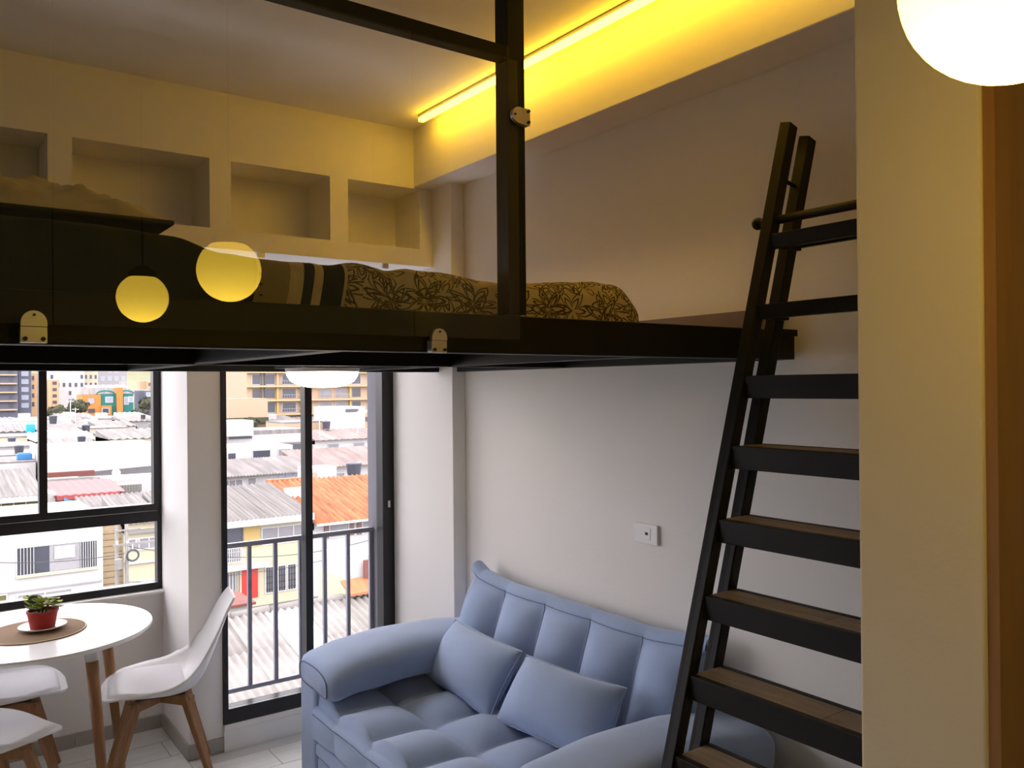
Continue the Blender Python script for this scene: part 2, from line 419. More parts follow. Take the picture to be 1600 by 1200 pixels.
# ------------------------------------------------------------------ bed on the loft
def flower_mat():
    m = bpy.data.materials.new('bedspread_print'); m.use_nodes = True
    t = NT(m); p = t.n['Principled BSDF']
    tc = t.add('ShaderNodeTexCoord'); sp = t.add('ShaderNodeSeparateXYZ'); t.link(tc.outputs['Object'], sp.inputs[0])
    X, Yc, Zc = sp.outputs
    hv = t.m('ADD', Yc, t.m('MULTIPLY', Zc, 1.0))
    cb = t.add('ShaderNodeCombineXYZ'); t.link(X, cb.inputs[0]); t.link(hv, cb.inputs[1])
    ds = t.add('ShaderNodeTexNoise'); ds.inputs['Scale'].default_value = 10.0; t.link(cb.outputs[0], ds.inputs['Vector'])
    va = t.add('ShaderNodeVectorMath', operation='MULTIPLY_ADD'); va.inputs[1].default_value = (0.022, 0.022, 0); t.link(ds.outputs['Color'], va.inputs[0]); t.link(cb.outputs[0], va.inputs[2])
    lines = None
    for (sc, off, lob, r0, r1) in ((8.0, 0.0, 7.0, 0.38, 0.22), (8.0, 0.0, 7.0, 0.26, 0.17), (8.0, 0.0, 9.0, 0.09, 0.06), (9.0, 3.3, 6.0, 0.40, 0.22), (9.0, 3.3, 6.0, 0.22, 0.14)):
        mp = t.add('ShaderNodeVectorMath', operation='ADD'); mp.inputs[1].default_value = (off, off, 0); t.link(va.outputs[0], mp.inputs[0])
        vo = t.add('ShaderNodeTexVoronoi', voronoi_dimensions='2D'); vo.inputs['Scale'].default_value = sc; vo.inputs['Randomness'].default_value = 0.55
        t.link(mp.outputs[0], vo.inputs['Vector'])
        sb = t.add('ShaderNodeVectorMath', operation='SUBTRACT'); t.link(mp.outputs[0], sb.inputs[0]); t.link(vo.outputs['Position'], sb.inputs[1])
        s2 = t.add('ShaderNodeSeparateXYZ'); t.link(sb.outputs[0], s2.inputs[0])
        th = t.m('ARCTAN2', s2.outputs[1], s2.outputs[0])
        r = t.m('MULTIPLY', vo.outputs['Distance'], 1.0)
        tri = t.m('MULTIPLY_ADD', t.m('ABSOLUTE', t.m('SUBTRACT', t.m('FRACT', t.m('MULTIPLY', th, lob / (2 * PI))), 0.5)), 4.0, -1.0)
        rr = t.m('MULTIPLY_ADD', tri, r1, r0)
        ln = t.m('LESS_THAN', t.m('ABSOLUTE', t.m('SUBTRACT', r, rr)), 0.036)
        lines = ln if lines is None else t.m('MAXIMUM', lines, ln)
    wob = t.m('MULTIPLY_ADD', Zc, 0.0, X)
    wob = t.m('MULTIPLY_ADD', Zc, -0.20, X)
    floral = t.m('GREATER_THAN', wob, 0.052)
    lines = t.m('MULTIPLY', lines, floral)
    def band(a, b): return t.m('MULTIPLY', t.m('GREATER_THAN', wob, a), t.m('LESS_THAN', wob, b))
    nz = t.noise(30.0, tc.outputs['Object'], 4.0)
    beige = t.mix(nz, (0.34, 0.275, 0.17, 1), (0.47, 0.39, 0.255, 1))
    col = t.mix(lines, beige, (0.055, 0.042, 0.03, 1))
    navy = t.mix(nz, (0.010, 0.012, 0.016, 1), (0.022, 0.025, 0.030, 1))
    b1 = t.m('MAXIMUM', band(-0.045, -0.023), band(0.0 - 0.003, 0.033 + 0.012))
    col = t.mix(b1, col, navy)
    col = t.mix(band(-0.145, -0.075), col, t.mix(nz, (0.19, 0.155, 0.08, 1), (0.25, 0.20, 0.11, 1)))
    col = t.mix(t.m('LESS_THAN', wob, -0.145), col, t.mix(nz, (0.014, 0.016, 0.017, 1), (0.030, 0.033, 0.032, 1)))
    t.link(col, p.inputs['Base Color']); p.inputs['Roughness'].default_value = 0.9
    p.inputs['Specular IOR Level'].default_value = 0.15
    bp = t.add('ShaderNodeBump'); bp.inputs['Strength'].default_value = 0.25; bp.inputs['Distance'].default_value = 0.01
    t.link(t.noise(45.0, tc.outputs['Object'], 3.0), bp.inputs['Height']); t.link(bp.outputs[0], p.inputs['Normal'])
    return m
bed = thing('bed', (0.70, 2.30, 1.912), 'low bed on the loft under a dark and floral bedspread', 'bed')
bx(-1.25, 1.56, 1.72, 2.98, 1.913, 1.985).build('mattress', PADW, bed, bevel=0.02)
def lerpt(tab, x):
    if x <= tab[0][0]: return tab[0][1]
    for (a, va), (b, vb) in zip(tab, tab[1:]):
        if x <= b: k = (x - a) / (b - a); k = k * k * (3 - 2 * k); return va + (vb - va) * k
    return tab[-1][1]
ZT = [(-1.3, 2.06), (0.13, 2.060), (0.28, 2.060), (0.40, 2.052), (0.52, 2.026), (0.60, 2.020), (0.74, 2.020), (0.80, 2.030), (0.88, 2.018), (0.93, 2.026), (1.02, 2.024), (1.15, 2.012), (1.25, 2.006), (1.31, 2.018), (1.42, 2.028), (1.50, 2.034), (1.58, 2.032), (1.66, 2.012)]
def bedf(u, v):
    x = -1.3 + 2.975 * u
    z = lerpt(ZT, x); zt = z - 1.916
    end = min(1.0, max(0.0, (1.675 - x) / 0.12)); e = math.sqrt(max(0.0, 1 - (1 - end) ** 2))
    y0 = 1.655 + 0.05 * (1 - e); y1 = 3.02 - 0.05 * (1 - e)
    if x > 1.30: zt *= (0.25 + 0.75 * e)
    wr = 0.004 * math.sin(41 * x + 3 * v * 7) * math.sin(13 * x + 1.3) + 0.003 * math.sin(77 * x + 9 * v)
    if v < 0.30:      # front drop, rounded shoulder
        a = v / 0.30; ang = a * PI / 2
        yy = y0 + 0.055 * (1 - math.cos(ang)) ** 1.3; zz = 1.916 + zt * math.sin(ang) ** 0.75
        return (x, yy + wr * math.sin(ang), zz)
    if v > 0.85:
        a = (1 - v) / 0.15; ang = a * PI / 2
        return (x, y1 - 0.055 * (1 - math.cos(ang)), 1.916 + zt * math.sin(ang))
    k = (v - 0.30) / 0.55
    return (x, y0 + 0.055 + k * (y1 - y0 - 0.11), 1.916 + zt + wr * 1.3 + 0.006 * math.sin(PI * k))
MB().grid(bedf, 220, 44).build('bedspread', flower_mat(), bed, smooth=True)
for z in (1.94, 1.962, 1.984):
    MB().lathe([(0.0, -0.002), (0.004, -0.002), (0.004, 0.002), (0.0, 0.002)], (0.575, 1.656, z), 8).build('button', DARKSCREW, bed)

def pillow_mesh(c00, c10, c11, c01, T, n=24, sharp=0.62, pinch=0.12):
    c00, c10, c11, c01 = map(Vector, (c00, c10, c11, c01))
    nrm = ((c10 - c00).cross(c01 - c00)).normalized(); m_ = MB()
    cen = (c00 + c10 + c11 + c01) / 4
    for sgn in (1, -1):
        def fn(u, v, sgn=sgn):
            a, b = 2 * u - 1, 2 * v - 1
            p = c00 * (1 - u) * (1 - v) + c10 * u * (1 - v) + c11 * u * v + c01 * (1 - u) * v
            bow = pinch * ((1 - a * a) * abs(b) ** 3 + (1 - b * b) * abs(a) ** 3)
            p = p + (cen - p) * bow * 0.5
            h = max(0.0, (1 - abs(a) ** 2.6) * (1 - abs(b) ** 2.4)) ** sharp
            return p + nrm * (sgn * T * h)
        m_.grid(fn, n, n, flip=sgn < 0)
    return m_
PILB = mat('beige_pillowcase', (0.46, 0.385, 0.24), 0.9, var=0.45, scale=16, bump=0.9, bscale=9, spec=0.15)  # strong tone variation puts the shade of creases into the colour
PILD = mat('dark_pillow_back', (0.015, 0.014, 0.017), 0.9)
pl = thing('pillow', (0.2, 2.1, 2.06), 'wrinkled beige pillow with dark edging lying on the bed', 'pillow')
# lies on the bed, its near right corner sticking out past the dark bedspread
def plf(u, v):
    a, b = 2 * u - 1, 2 * v - 1
    x = -0.30 + 0.755 * u; y = 1.86 + 0.55 * v
    h = (max(0.0, (1 - abs(a) ** 2.6) * (1 - b ** 4))) ** 0.5
    cr = (0.016 * (1 - abs(math.sin(17 * x + 9 * y + 1.5 * math.sin(13 * y)))) ** 2 - 0.012 * abs(math.sin(23 * y - 15 * x + 2 * math.sin(9 * x)))) * min(1, h * 1.5)
    return (x, y, 2.106 + 0.088 * h + cr)
MB().grid(plf, 70, 44).build('pillowcase', PILB, pl, smooth=True)
def plb(u, v):
    a, b = 2 * u - 1, 2 * v - 1
    x = -0.30 + 0.755 * u; y = 1.86 + 0.55 * v
    h = (max(0.0, (1 - abs(a) ** 6) * (1 - b ** 6))) ** 0.5
    return (x, y, 2.106 - 0.040 * h)
MB().grid(plb, 40, 24, flip=True).build('underside', PILD, pl, smooth=True)
MB().tube([(-0.30, 1.86, 2.106), (0.455, 1.86, 2.106), (0.455, 2.41, 2.106), (-0.30, 2.41, 2.106), (-0.30, 1.86, 2.106)], 0.006, 8).build('piping', PILD, pl, smooth=True)

# ------------------------------------------------------------------ lamps
led = thing('led_strip', (2.0, 2.2, 3.02), 'glowing linear light strip along the ceiling beside the beam', 'light')
bx(1.944, 1.974, 1.0, 3.42, 3.022, CZ).build('profile', BRUSHED, led)
bx(1.947, 1.971, 1.002, 3.418, 3.004, 3.022).build('diffuser', emit('led_glow', LED_COL, LED_PW), led)

def globe_mat():
    m = bpy.data.materials.new('opal_globe'); m.use_nodes = True
    t = NT(m); p = t.n['Principled BSDF']
    tc = t.add('ShaderNodeTexCoord'); sp = t.add('ShaderNodeSeparateXYZ'); t.link(tc.outputs['Object'], sp.inputs[0])
    k = t.m('MULTIPLY_ADD', sp.outputs[2], -5.0, 0.5, clamp=True)
    k = t.m('POWER', k, 3.0)
    p.inputs['Base Color'].default_value = (0.8, 0.78, 0.7, 1); p.inputs['Roughness'].default_value = 0.3
    p.inputs['Emission Color'].default_value = c4(GLOBE_COL)
    t.link(t.m('MULTIPLY_ADD', k, GLOBE_PW * 1.2, GLOBE_PW * 0.7), p.inputs['Emission Strength'])
    return m
GM = globe_mat()
def pendant(x, y, z, label):
    t = thing('pendant_lamp', (x, y, z), label, 'lamp')
    R = 0.10; m_ = MB()
    prof = [(R * math.sin(PI * i / 24), -R * math.cos(PI * i / 24)) for i in range(0, 21)]
    m_.lathe(prof, (0, 0, 0), 40); m_.build('globe', GM, t, local=True, smooth=True)
    zt = prof[-1][1]; rt = prof[-1][0]
    MB().lathe([(rt + 0.004, zt - 0.004), (rt + 0.004, zt + 0.02), (0.02, zt + 0.045)], (0, 0, 0), 24).build('cap', STEEL, t, local=True)
    MB().tube([(0, 0, zt + 0.04), (0, 0, CZ - z - 0.02)], 0.004, 8).build('cord', STEEL, t, local=True)
    MB().lathe([(0.05, CZ - z - 0.025), (0.05, CZ - z)], (0, 0, 0), 24).build('ceiling_rose', STEEL, t, local=True)
pendant(0.834, 0.348, 2.132, 'opal globe pendant lamp hanging in front of the stub wall')
pendant(0.775, -0.604, 2.128, 'opal globe pendant lamp hanging behind the camera, seen reflected in the glass')
dl = thing('downlight', (1.15, -3.95, CZ), 'small round ceiling downlight far behind the camera, seen reflected in the glass', 'light')
MB().lathe([(0.065, -0.012), (0.08, -0.012), (0.08, 0.0)], (0, 0, 0), 24).build('ring', BRUSHED, dl, local=True)
MB().lathe([(0.0, -0.011), (0.065, -0.011)], (0, 0, 0), 24).build('lens', emit('downlight_glow', (1, 0.72, 0.25), 90), dl, local=True)
cl = thing('ceiling_lamp', (1.30, 3.05, 1.828), 'round white ceiling lamp glowing under the loft by the balcony door', 'lamp')
MB().lathe([(0.0, -0.075), (0.05, -0.074), (0.09, -0.066), (0.12, -0.05), (0.134, -0.03), (0.138, -0.012)], (0, 0, 0), 40).build('diffuser', emit('ceiling_lamp_glow', (1.0, 0.80, 0.52), DISC_PW), cl, local=True, smooth=True)
MB().lathe([(0.14, -0.014), (0.142, 0.0)], (0, 0, 0), 40).build('rim', WHITEP, cl, local=True)
bx(1.16, 1.44, 2.91, 3.19, 1.828, 1.886).build('mounting_plate', STEELD, cl)

# ------------------------------------------------------------------ ladder
ld = thing('loft_ladder', (1.6, 1.2, 0), 'black steel ladder with wooden treads leaning beside the loft edge', 'ladder')
SL = 0.2981                       # x per z of the slope
def rail_x(z): return 1.6140 + SL * (z - 1.0)
def rail(dx, y0, y1, ztop):
    w = 0.036; m_ = MB()
    def q(z, xs, k=0.0): return [(rail_x(z) + dx, y0, z), (rail_x(z) + dx + xs, y0, z - 0.0), (rail_x(z) + dx + xs, y1, z), (rail_x(z) + dx, y1, z)]
    b = q(0.0, w); tp = q(ztop, w)
    tp = [(tp[0][0], tp[0][1], ztop - 0.004), (tp[1][0], tp[1][1], ztop - 0.016), (tp[2][0], tp[2][1], ztop - 0.004), (tp[3][0], tp[3][1], ztop + 0.004)]
    m_.hexa(b, tp)
    return m_.build('rail', STEEL, ld, bevel=0.003)
for (y0, y1) in ((1.467, 1.503), (0.862, 0.898)):
    rail(0.0, y0, y1, 2.515); rail(0.098, y0, y1, 2.49)
    for z in (2.335,):
        MB().tube([(rail_x(z) + 0.03, (y0 + y1) / 2, z + 0.01), (rail_x(z) + 0.11, (y0 + y1) / 2, z - 0.005)], 0.006, 8).build('spacer', STEEL, ld, smooth=True)
TZ = [0.225, 0.420, 0.615, 0.812, 1.004, 1.200, 1.394, 1.586, 1.775, 1.972, 2.175]
for i, z in enumerate(TZ):
    xa = rail_x(z) + 0.004; xb = xa + 0.134; y0, y1 = 0.898, 1.467
    f_ = MB()
    hh = 0.062 if i < 9 else (0.040 if i == 9 else 0.042)
    f_.box(xa, xa + 0.022, y0, y1, z - hh, z)
    f_.box(xb - 0.018, xb, y0, y1, z - hh + 0.012, z)
    f_.box(xa + 0.022, xb - 0.018, y0, y0 + 0.02, z - 0.04, z - 0.012); f_.box(xa + 0.022, xb - 0.018, y1 - 0.02, y1, z - 0.04, z - 0.012)
    tr = f_.build('tread', STEEL, ld, bevel=0.002)
    ym = 1.10 + 0.04 * (i % 2)
    bx(xa + 0.023, xb - 0.019, y0, ym - 0.001, z - 0.018, z - 0.001).build('tread_board', TREADW, tr)
    bx(xa + 0.023, xb - 0.019, ym + 0.001, y1, z - 0.018, z - 0.001).build('tread_board', TREADW, tr)
xr = 2.002
MB().tube([(xr, 0.87, 2.218), (xr, 1.53, 2.218)], 0.013, 12).build('cross_rod', STEEL, ld, smooth=True)
MB().lathe([(0.0, -0.018)] + [(0.018 * math.cos(a * PI / 12), 0.018 * math.sin(a * PI / 12)) for a in range(-5, 6)] + [(0.0, 0.018)], (xr, 1.535, 2.218), 16).build('rod_end', STEEL, ld, smooth=True)

wb = thing('wall_box', (1.32, 0.52, 2.33), 'brown wooden box fixed high on the stub wall behind the globe lamp', 'box')
bx(1.285, 1.36, 0.46, 0.68, 2.335, 2.62).build('case', BOXW, wb, bevel=0.003)
bx(1.30, 1.345, 0.50, 0.62, 2.327, 2.335).build('bottom_vent', DARKSCREW, wb)

so = thing('wall_outlet', (WX, 2.214, 1.20), 'white square cable outlet on the right wall above the sofa', 'outlet')
bx(WX - 0.012, WX, 2.154, 2.274, 1.162, 1.236).build('plate', WHITEP, so, bevel=0.003)
bx(WX - 0.014, WX - 0.012, 2.188, 2.224, 1.178, 1.222).build('insert', PADW, so, bevel=0.001)
bx(WX - 0.0155, WX - 0.014, 2.200, 2.213, 1.196, 1.206).build('jack', DARKSCREW, so)

# ------------------------------------------------------------------ sofa
sf = thing('sofa', (1.75, 2.46, 0), 'blue-grey tufted two-seat sofa bed with padded arms against the right wall', 'sofa')
Y0S, CW = 1.84, 0.28
def puff(t, p=2.2): return 1 - abs(2 * t - 1) ** p
SX0, SX1 = 1.285, 1.98
def seatf(u, v):
    y = 1.785 + (3.155 - 1.785) * u
    ca = ((y - Y0S) / CW) % 1.0
    if y > Y0S + 4 * CW: ca = min(ca, 0.5)          # the end tuft runs on under the arm
    # path: up the front face, round the edge, over the top
    if v < 0.16:
        a = v / 0.16
        return (SX0 + 0.012 - 0.014 * puff(ca) * math.sin(a * PI * 0.5 + 0.6), y, 0.362 + 0.085 * a)
    if v < 0.30:
        a = (v - 0.16) / 0.14; ang = a * PI / 2
        pz = 0.012 * puff(ca) * math.sin(ang)
        return (SX0 - 0.002 + 0.035 * (1 - math.cos(ang)), y, 0.447 + 0.025 * math.sin(ang) + pz)
    k = (v - 0.30) / 0.70
    x = SX0 + 0.033 + (SX1 - SX0 - 0.033) * k
    cb = min(1.0, max(0.0, (x - 1.285) / 0.285)) if x < 1.57 else ((x - 1.57) / 0.31) % 1.0
    pb = puff(cb, 3.0) if x >= 1.57 else (1 - max(0.0, 2 * cb - 1) ** 3.0)
    pa = puff(ca, 2.2)
    h = 0.012 * pa + 0.032 * max(pa, 0) * max(pb, 0) + 0.014 * pb
    return (x, y, 0.478 + h - 0.010 * k)
MB().grid(seatf, 140, 90).build('seat_cushion', SOFA, sf, smooth=True)
bx(1.30, 2.05, 1.80, 3.14, 0.355, 0.43).build('cushion_base', SEAM, sf)
def backf(u, v):
    y = 1.835 + (3.225 - 1.835) * u
    ca = ((y - Y0S) / CW) % 1.0
    zt = 0.893 + 0.030 * max(0.0, abs(y - 2.53) / 0.695 - 0.62) / 0.38 + (0.022 if y > 3.16 else 0.0) * ((y - 3.16) / 0.065)
    inset = 0.0
    if v < 0.55:
        a = v / 0.55; z = 0.44 + (zt - 0.05 - 0.44) * a
        xb = 1.965 + 0.135 * a
        ev = (1 - abs(2 * a - 1) ** 4)
        endr = min(1.0, (0.5 - abs(u - 0.5)) / 0.03); 
        return (xb - 0.066 * puff(ca, 2.4) * (0.35 + 0.65 * ev) + 0.03 * (1 - endr), y, z)
    if v < 0.75:
        a = (v - 0.55) / 0.20; ang = a * PI
        xc = 2.135; return (xc - 0.037 * math.cos(ang) - 0.010 * puff(ca) * max(0, math.cos(ang)), y, zt - 0.05 + 0.05 * math.sin(ang) ** 0.8)
    a = (v - 0.75) / 0.25
    return (2.172 + 0.02 * min(1, a * 4), y, zt - 0.05 - (zt - 0.05 - 0.3) * a)
MB().grid(backf, 150, 70, flip=True).build('back_cushion', SOFA, sf, smooth=True)
for ys in (1.836, 3.224):
    m_ = MB(); n = 24
    L = [backf(0.0 if ys < 2 else 1.0, k / n) for k in range(n + 1)]
    m_.add(L, [tuple(range(n + 1))]); m_.build('back_side', SOFA, sf)
for k in range(1, 5):
    y = Y0S + CW * k
    pts = [(lambda p: (p[0] - 0.002, p[1], p[2]))(backf((y - 1.835) / 1.39, 0.02 + 0.55 * i / 20)) for i in range(21)]
    MB().tube(pts, 0.0016, 6).build('back_seam', SEAM, sf, smooth=True)
pts = [(lambda p: (p[0] - 0.002, p[1], p[2]))(backf(0.01 + 0.98 * i / 60, 0.565)) for i in range(61)]
MB().tube(pts, 0.0015, 6).build('top_seam', SEAM, sf, smooth=True)
pts = [(lambda p: (p[0] - 0.002, p[1], p[2] + 0.001))(seatf(0.01 + 0.98 * i / 80, 0.19)) for i in range(81)]
MB().tube(pts, 0.002, 6).build('front_seam', SEAM, sf, smooth=True)
def arm(side):
    yc = 3.150 if side > 0 else 1.770
    ZC = [(1.27, 0.600), (1.45, 0.628), (1.65, 0.642), (1.9, 0.635), (2.12, 0.615)]
    HH = [(1.27, 0.052), (1.34, 0.066), (1.5, 0.074), (1.8, 0.076), (2.12, 0.070)]
    def f(u, v):
        x = 1.292 + 0.856 * v
        e = min(1.0, v / 0.06); e = math.sqrt(max(0, 1 - (1 - e) ** 2)); e = 0.12 + 0.88 * e if v > 0 else 0.0
        if v < 1e-6: e = 0.80
        th = 2 * PI * u; c, s_ = math.cos(th), math.sin(th)
        n = 3.8
        cy = abs(c) ** (2 / n) * (1 if c > 0 else -1); cz = abs(s_) ** (2 / n) * (1 if s_ > 0 else -1)
        e2 = 0.80 + 0.20 * min(1.0, v / 0.035) ** 0.5
        inner = -side * cy                    # +1 towards the seat
        drop = -0.020 * max(0, inner) ** 2
        return (x, yc + 0.168 * cy * e2, lerpt(ZC, x) + lerpt(HH, x) * cz * e2 + drop)
    m_ = MB().grid(f, 44, 40, close_u=True)
    n = 44; m_.f.append(tuple(range(n))); e = 40 * n; m_.f.append(tuple(e + k for k in reversed(range(n))))
    pad = m_.build('arm_pad', SOFA, sf, smooth=True, fix=True)
    y0, y1 = (3.145, 3.318) if side > 0 else (1.602, 1.775)
    bx(1.30, 2.15, y0, y1, 0.03, 0.575).build('arm_base', SOFA, sf, bevel=0.028, seg=4, smooth=False)
    pts = [(lambda p: (p[0] - 0.001, p[1], p[2]))(f(i / 44, 0.0)) for i in range(45)]
    MB().tube(pts, 0.0025, 6).build('arm_seam', SEAM, pad, smooth=True)
arm(1); arm(-1)
bx(1.312, 2.15, 1.775, 3.145, 0.035, 0.36).build('body', SOFA, sf)
bx(1.290, 1.335, 1.785, 3.135, 0.295, 0.350).build('front_roll', SOFA, sf, bevel=0.018, seg=4)
for a, b in ((1.79, 2.455), (2.465, 3.13)):
    dr = bx(1.298, 1.33, a, b, 0.05, 0.288).build('drawer_front', SOFA, sf, bevel=0.010, seg=3)
    ym = (a + b) / 2
    bx(1.2965, 1.30, a + 0.04, b - 0.04, 0.246, 0.249).build('panel_seam', SEAM, dr)
for x in (1.36, 2.08):
    for y in (1.66, 3.26):
        bx(x - 0.025, x + 0.025, y - 0.025, y + 0.025, 0.0, 0.04).build('foot', GRANITE, sf)

def cushion(cs, label):
    cs = [Vector(c) for c in cs]
    base = Vector(((cs[0].x + cs[1].x) / 2, (cs[0].y + cs[1].y) / 2, min(cs[0].z, cs[1].z)))
    t = thing('cushion', base, label, 'cushion', None)
    pillow_mesh(*cs, 0.088, 30).build('cover', SOFA, t, smooth=True, fix=True)
    ed = []
    for a, b in ((0, 1), (1, 2), (2, 3), (3, 0)):
        for k in range(10):
            u = k / 10; p = cs[a].lerp(cs[b], u); cen = sum(cs, Vector()) / 4
            q = 2 * u - 1; p = p + (cen - p) * (0.10 * (1 - q * q) * 0.5); ed.append(p)
    ed.append(ed[0])
    MB().tube(ed, 0.0025, 6).build('piping', SOFA, t, smooth=True)
cushion([(1.78, 3.12, 0.512), (1.74, 2.565, 0.510), (1.875, 2.535, 0.746), (1.915, 3.075, 0.742)], 'blue-grey lumbar cushion on the sofa, nearer the balcony door')
cushion([(1.745, 2.535, 0.520), (1.775, 1.965, 0.530), (1.925, 2.02, 0.745), (1.87, 2.505, 0.742)], 'blue-grey lumbar cushion on the sofa, nearer the ladder')

# ------------------------------------------------------------------ table and things on it
TC = (0.432, 4.00)
tb = thing('dining_table', (TC[0], TC[1], 0), 'round white dining table on wooden legs under the window', 'table')
R = 0.44
MB().lathe([(R - 0.03, 0.722), (R - 0.008, 0.726), (R, 0.737), (R - 0.003, 0.745), (R - 0.006, 0.745), (0, 0.745)], (TC[0], TC[1], 0), 72).build('tabletop', TABLEW, tb)
for k in range(4):
    a = math.radians(-61 + 90 * k)
    d = Vector((math.cos(a), math.sin(a), 0)); c = Vector((TC[0], TC[1], 0))
    p0 = c + d * 0.315 + Vector((0, 0, 0.722)); p1 = c + d * 0.405
    lg = MB().tube([p0.lerp(p1, 0.085), p1], 0.0245, 18, 0.016).build('leg', BEECH, tb, smooth=True)
    MB().tube([p0, p0.lerp(p1, 0.086)], 0.0255, 18, 0.0255).build('leg_collar', COLLAR, lg, smooth=True)
pm = thing('placemat', (0.42, 3.985, 0.745), 'round tan woven placemat on the white table', 'placemat')
WOVEN = mat('woven_straw', (0.90, 0.68, 0.43), 0.5, var=0.15, scale=60, bump=0.06, bscale=160)
MB().lathe([(0.185, 0.0), (0.190, 0.003), (0.186, 0.006), (0.0, 0.0065)], (0, 0, 0), 64).build('mat', WOVEN, pm, local=True)
MB().lathe([(0.184, 0.0066), (0.190, 0.0035), (0.191, 0.001), (0.184, 0.0005)], (0, 0, 0), 64).build('rim', mat('dark_straw', (0.24, 0.15, 0.08), 0.9), pm, local=True)
PC = (0.445, 3.985)
sc = thing('saucer', (PC[0], PC[1], 0.752), 'white porcelain saucer under the red flower pot', 'saucer')
MB().lathe([(0.0, 0.001), (0.045, 0.001), (0.062, 0.004), (0.088, 0.014), (0.091, 0.017), (0.088, 0.0185), (0.060, 0.008), (0.0, 0.006)], (0, 0, 0), 48).build('dish', TABLEW, sc, local=True, smooth=True)
pp = thing('potted_plant', (PC[0], PC[1], 0.759), 'small leafy succulent in a red pot on the table', 'plant')
POT = mat('red_plastic_pot', (0.33, 0.020, 0.010), 0.55, var=0.12, spec=0.3)
MB().lathe([(0.0, 0.0), (0.046, 0.0), (0.058, 0.066), (0.061, 0.066), (0.061, 0.074), (0.055, 0.074), (0.053, 0.060)], (0, 0, 0), 40).build('pot', POT, pp, local=True, smooth=False)
MB().lathe([(0.0535, 0.060), (0.02, 0.064), (0.0, 0.063)], (0, 0, 0), 24).build('soil', mat('soil', (0.05, 0.04, 0.03), 0.95, bump=0.8, bscale=80), pp, local=True)
LEAF = mat('leaf_green', (0.11, 0.16, 0.015), 0.65, spec=0.2, var=0.35, scale=25)
LEAFY = mat('leaf_yellow_green', (0.32, 0.33, 0.03), 0.65, spec=0.2, var=0.3, scale=25)
lv = []
for q in range(6):
    a0 = q * 1.05 + 0.3; tip = Vector((0.030 * math.cos(a0) * 1.3, 0.030 * math.sin(a0) * 1.3, 0.098 + 0.012 * (q % 3)))
    MB().tube([(0.012 * math.cos(a0), 0.012 * math.sin(a0), 0.06), tip * 0.7 + Vector((0, 0, 0.025)), tip], 0.0028, 6).build('stem', LEAF, pp, local=True, smooth=True)
    for k in range(6):
        a = a0 + k * 1.15 + rnd.uniform(-.2, .2); el = rnd.uniform(-0.15, 0.75); L = rnd.uniform(0.034, 0.048); w = L * 0.40
        bp_ = tip + Vector((0, 0, -0.016 * (k // 3)))
        d = Vector((math.cos(a) * math.cos(el), math.sin(a) * math.cos(el), math.sin(el))); s_ = Vector((-math.sin(a), math.cos(a), 0)); n_ = d.cross(s_)
        ring = [bp_, bp_ + d * L * .3 + s_ * w * .7 - n_ * .003, bp_ + d * L * .7 + s_ * w - n_ * .003, bp_ + d * L, bp_ + d * L * .7 - s_ * w - n_ * .003, bp_ + d * L * .3 - s_ * w * .7 - n_ * .003]
        m_ = MB(); top = [p + n_ * 0.002 for p in ring]
        m_.add(ring + top, [(0, 1, 2, 3, 4, 5), (11, 10, 9, 8, 7, 6)] + [(i, i + 6, (i + 1) % 6 + 6, (i + 1) % 6) for i in range(6)])
        m_.build('leaf', LEAFY if rnd.random() < 0.35 else LEAF, pp, local=True, fix=True)

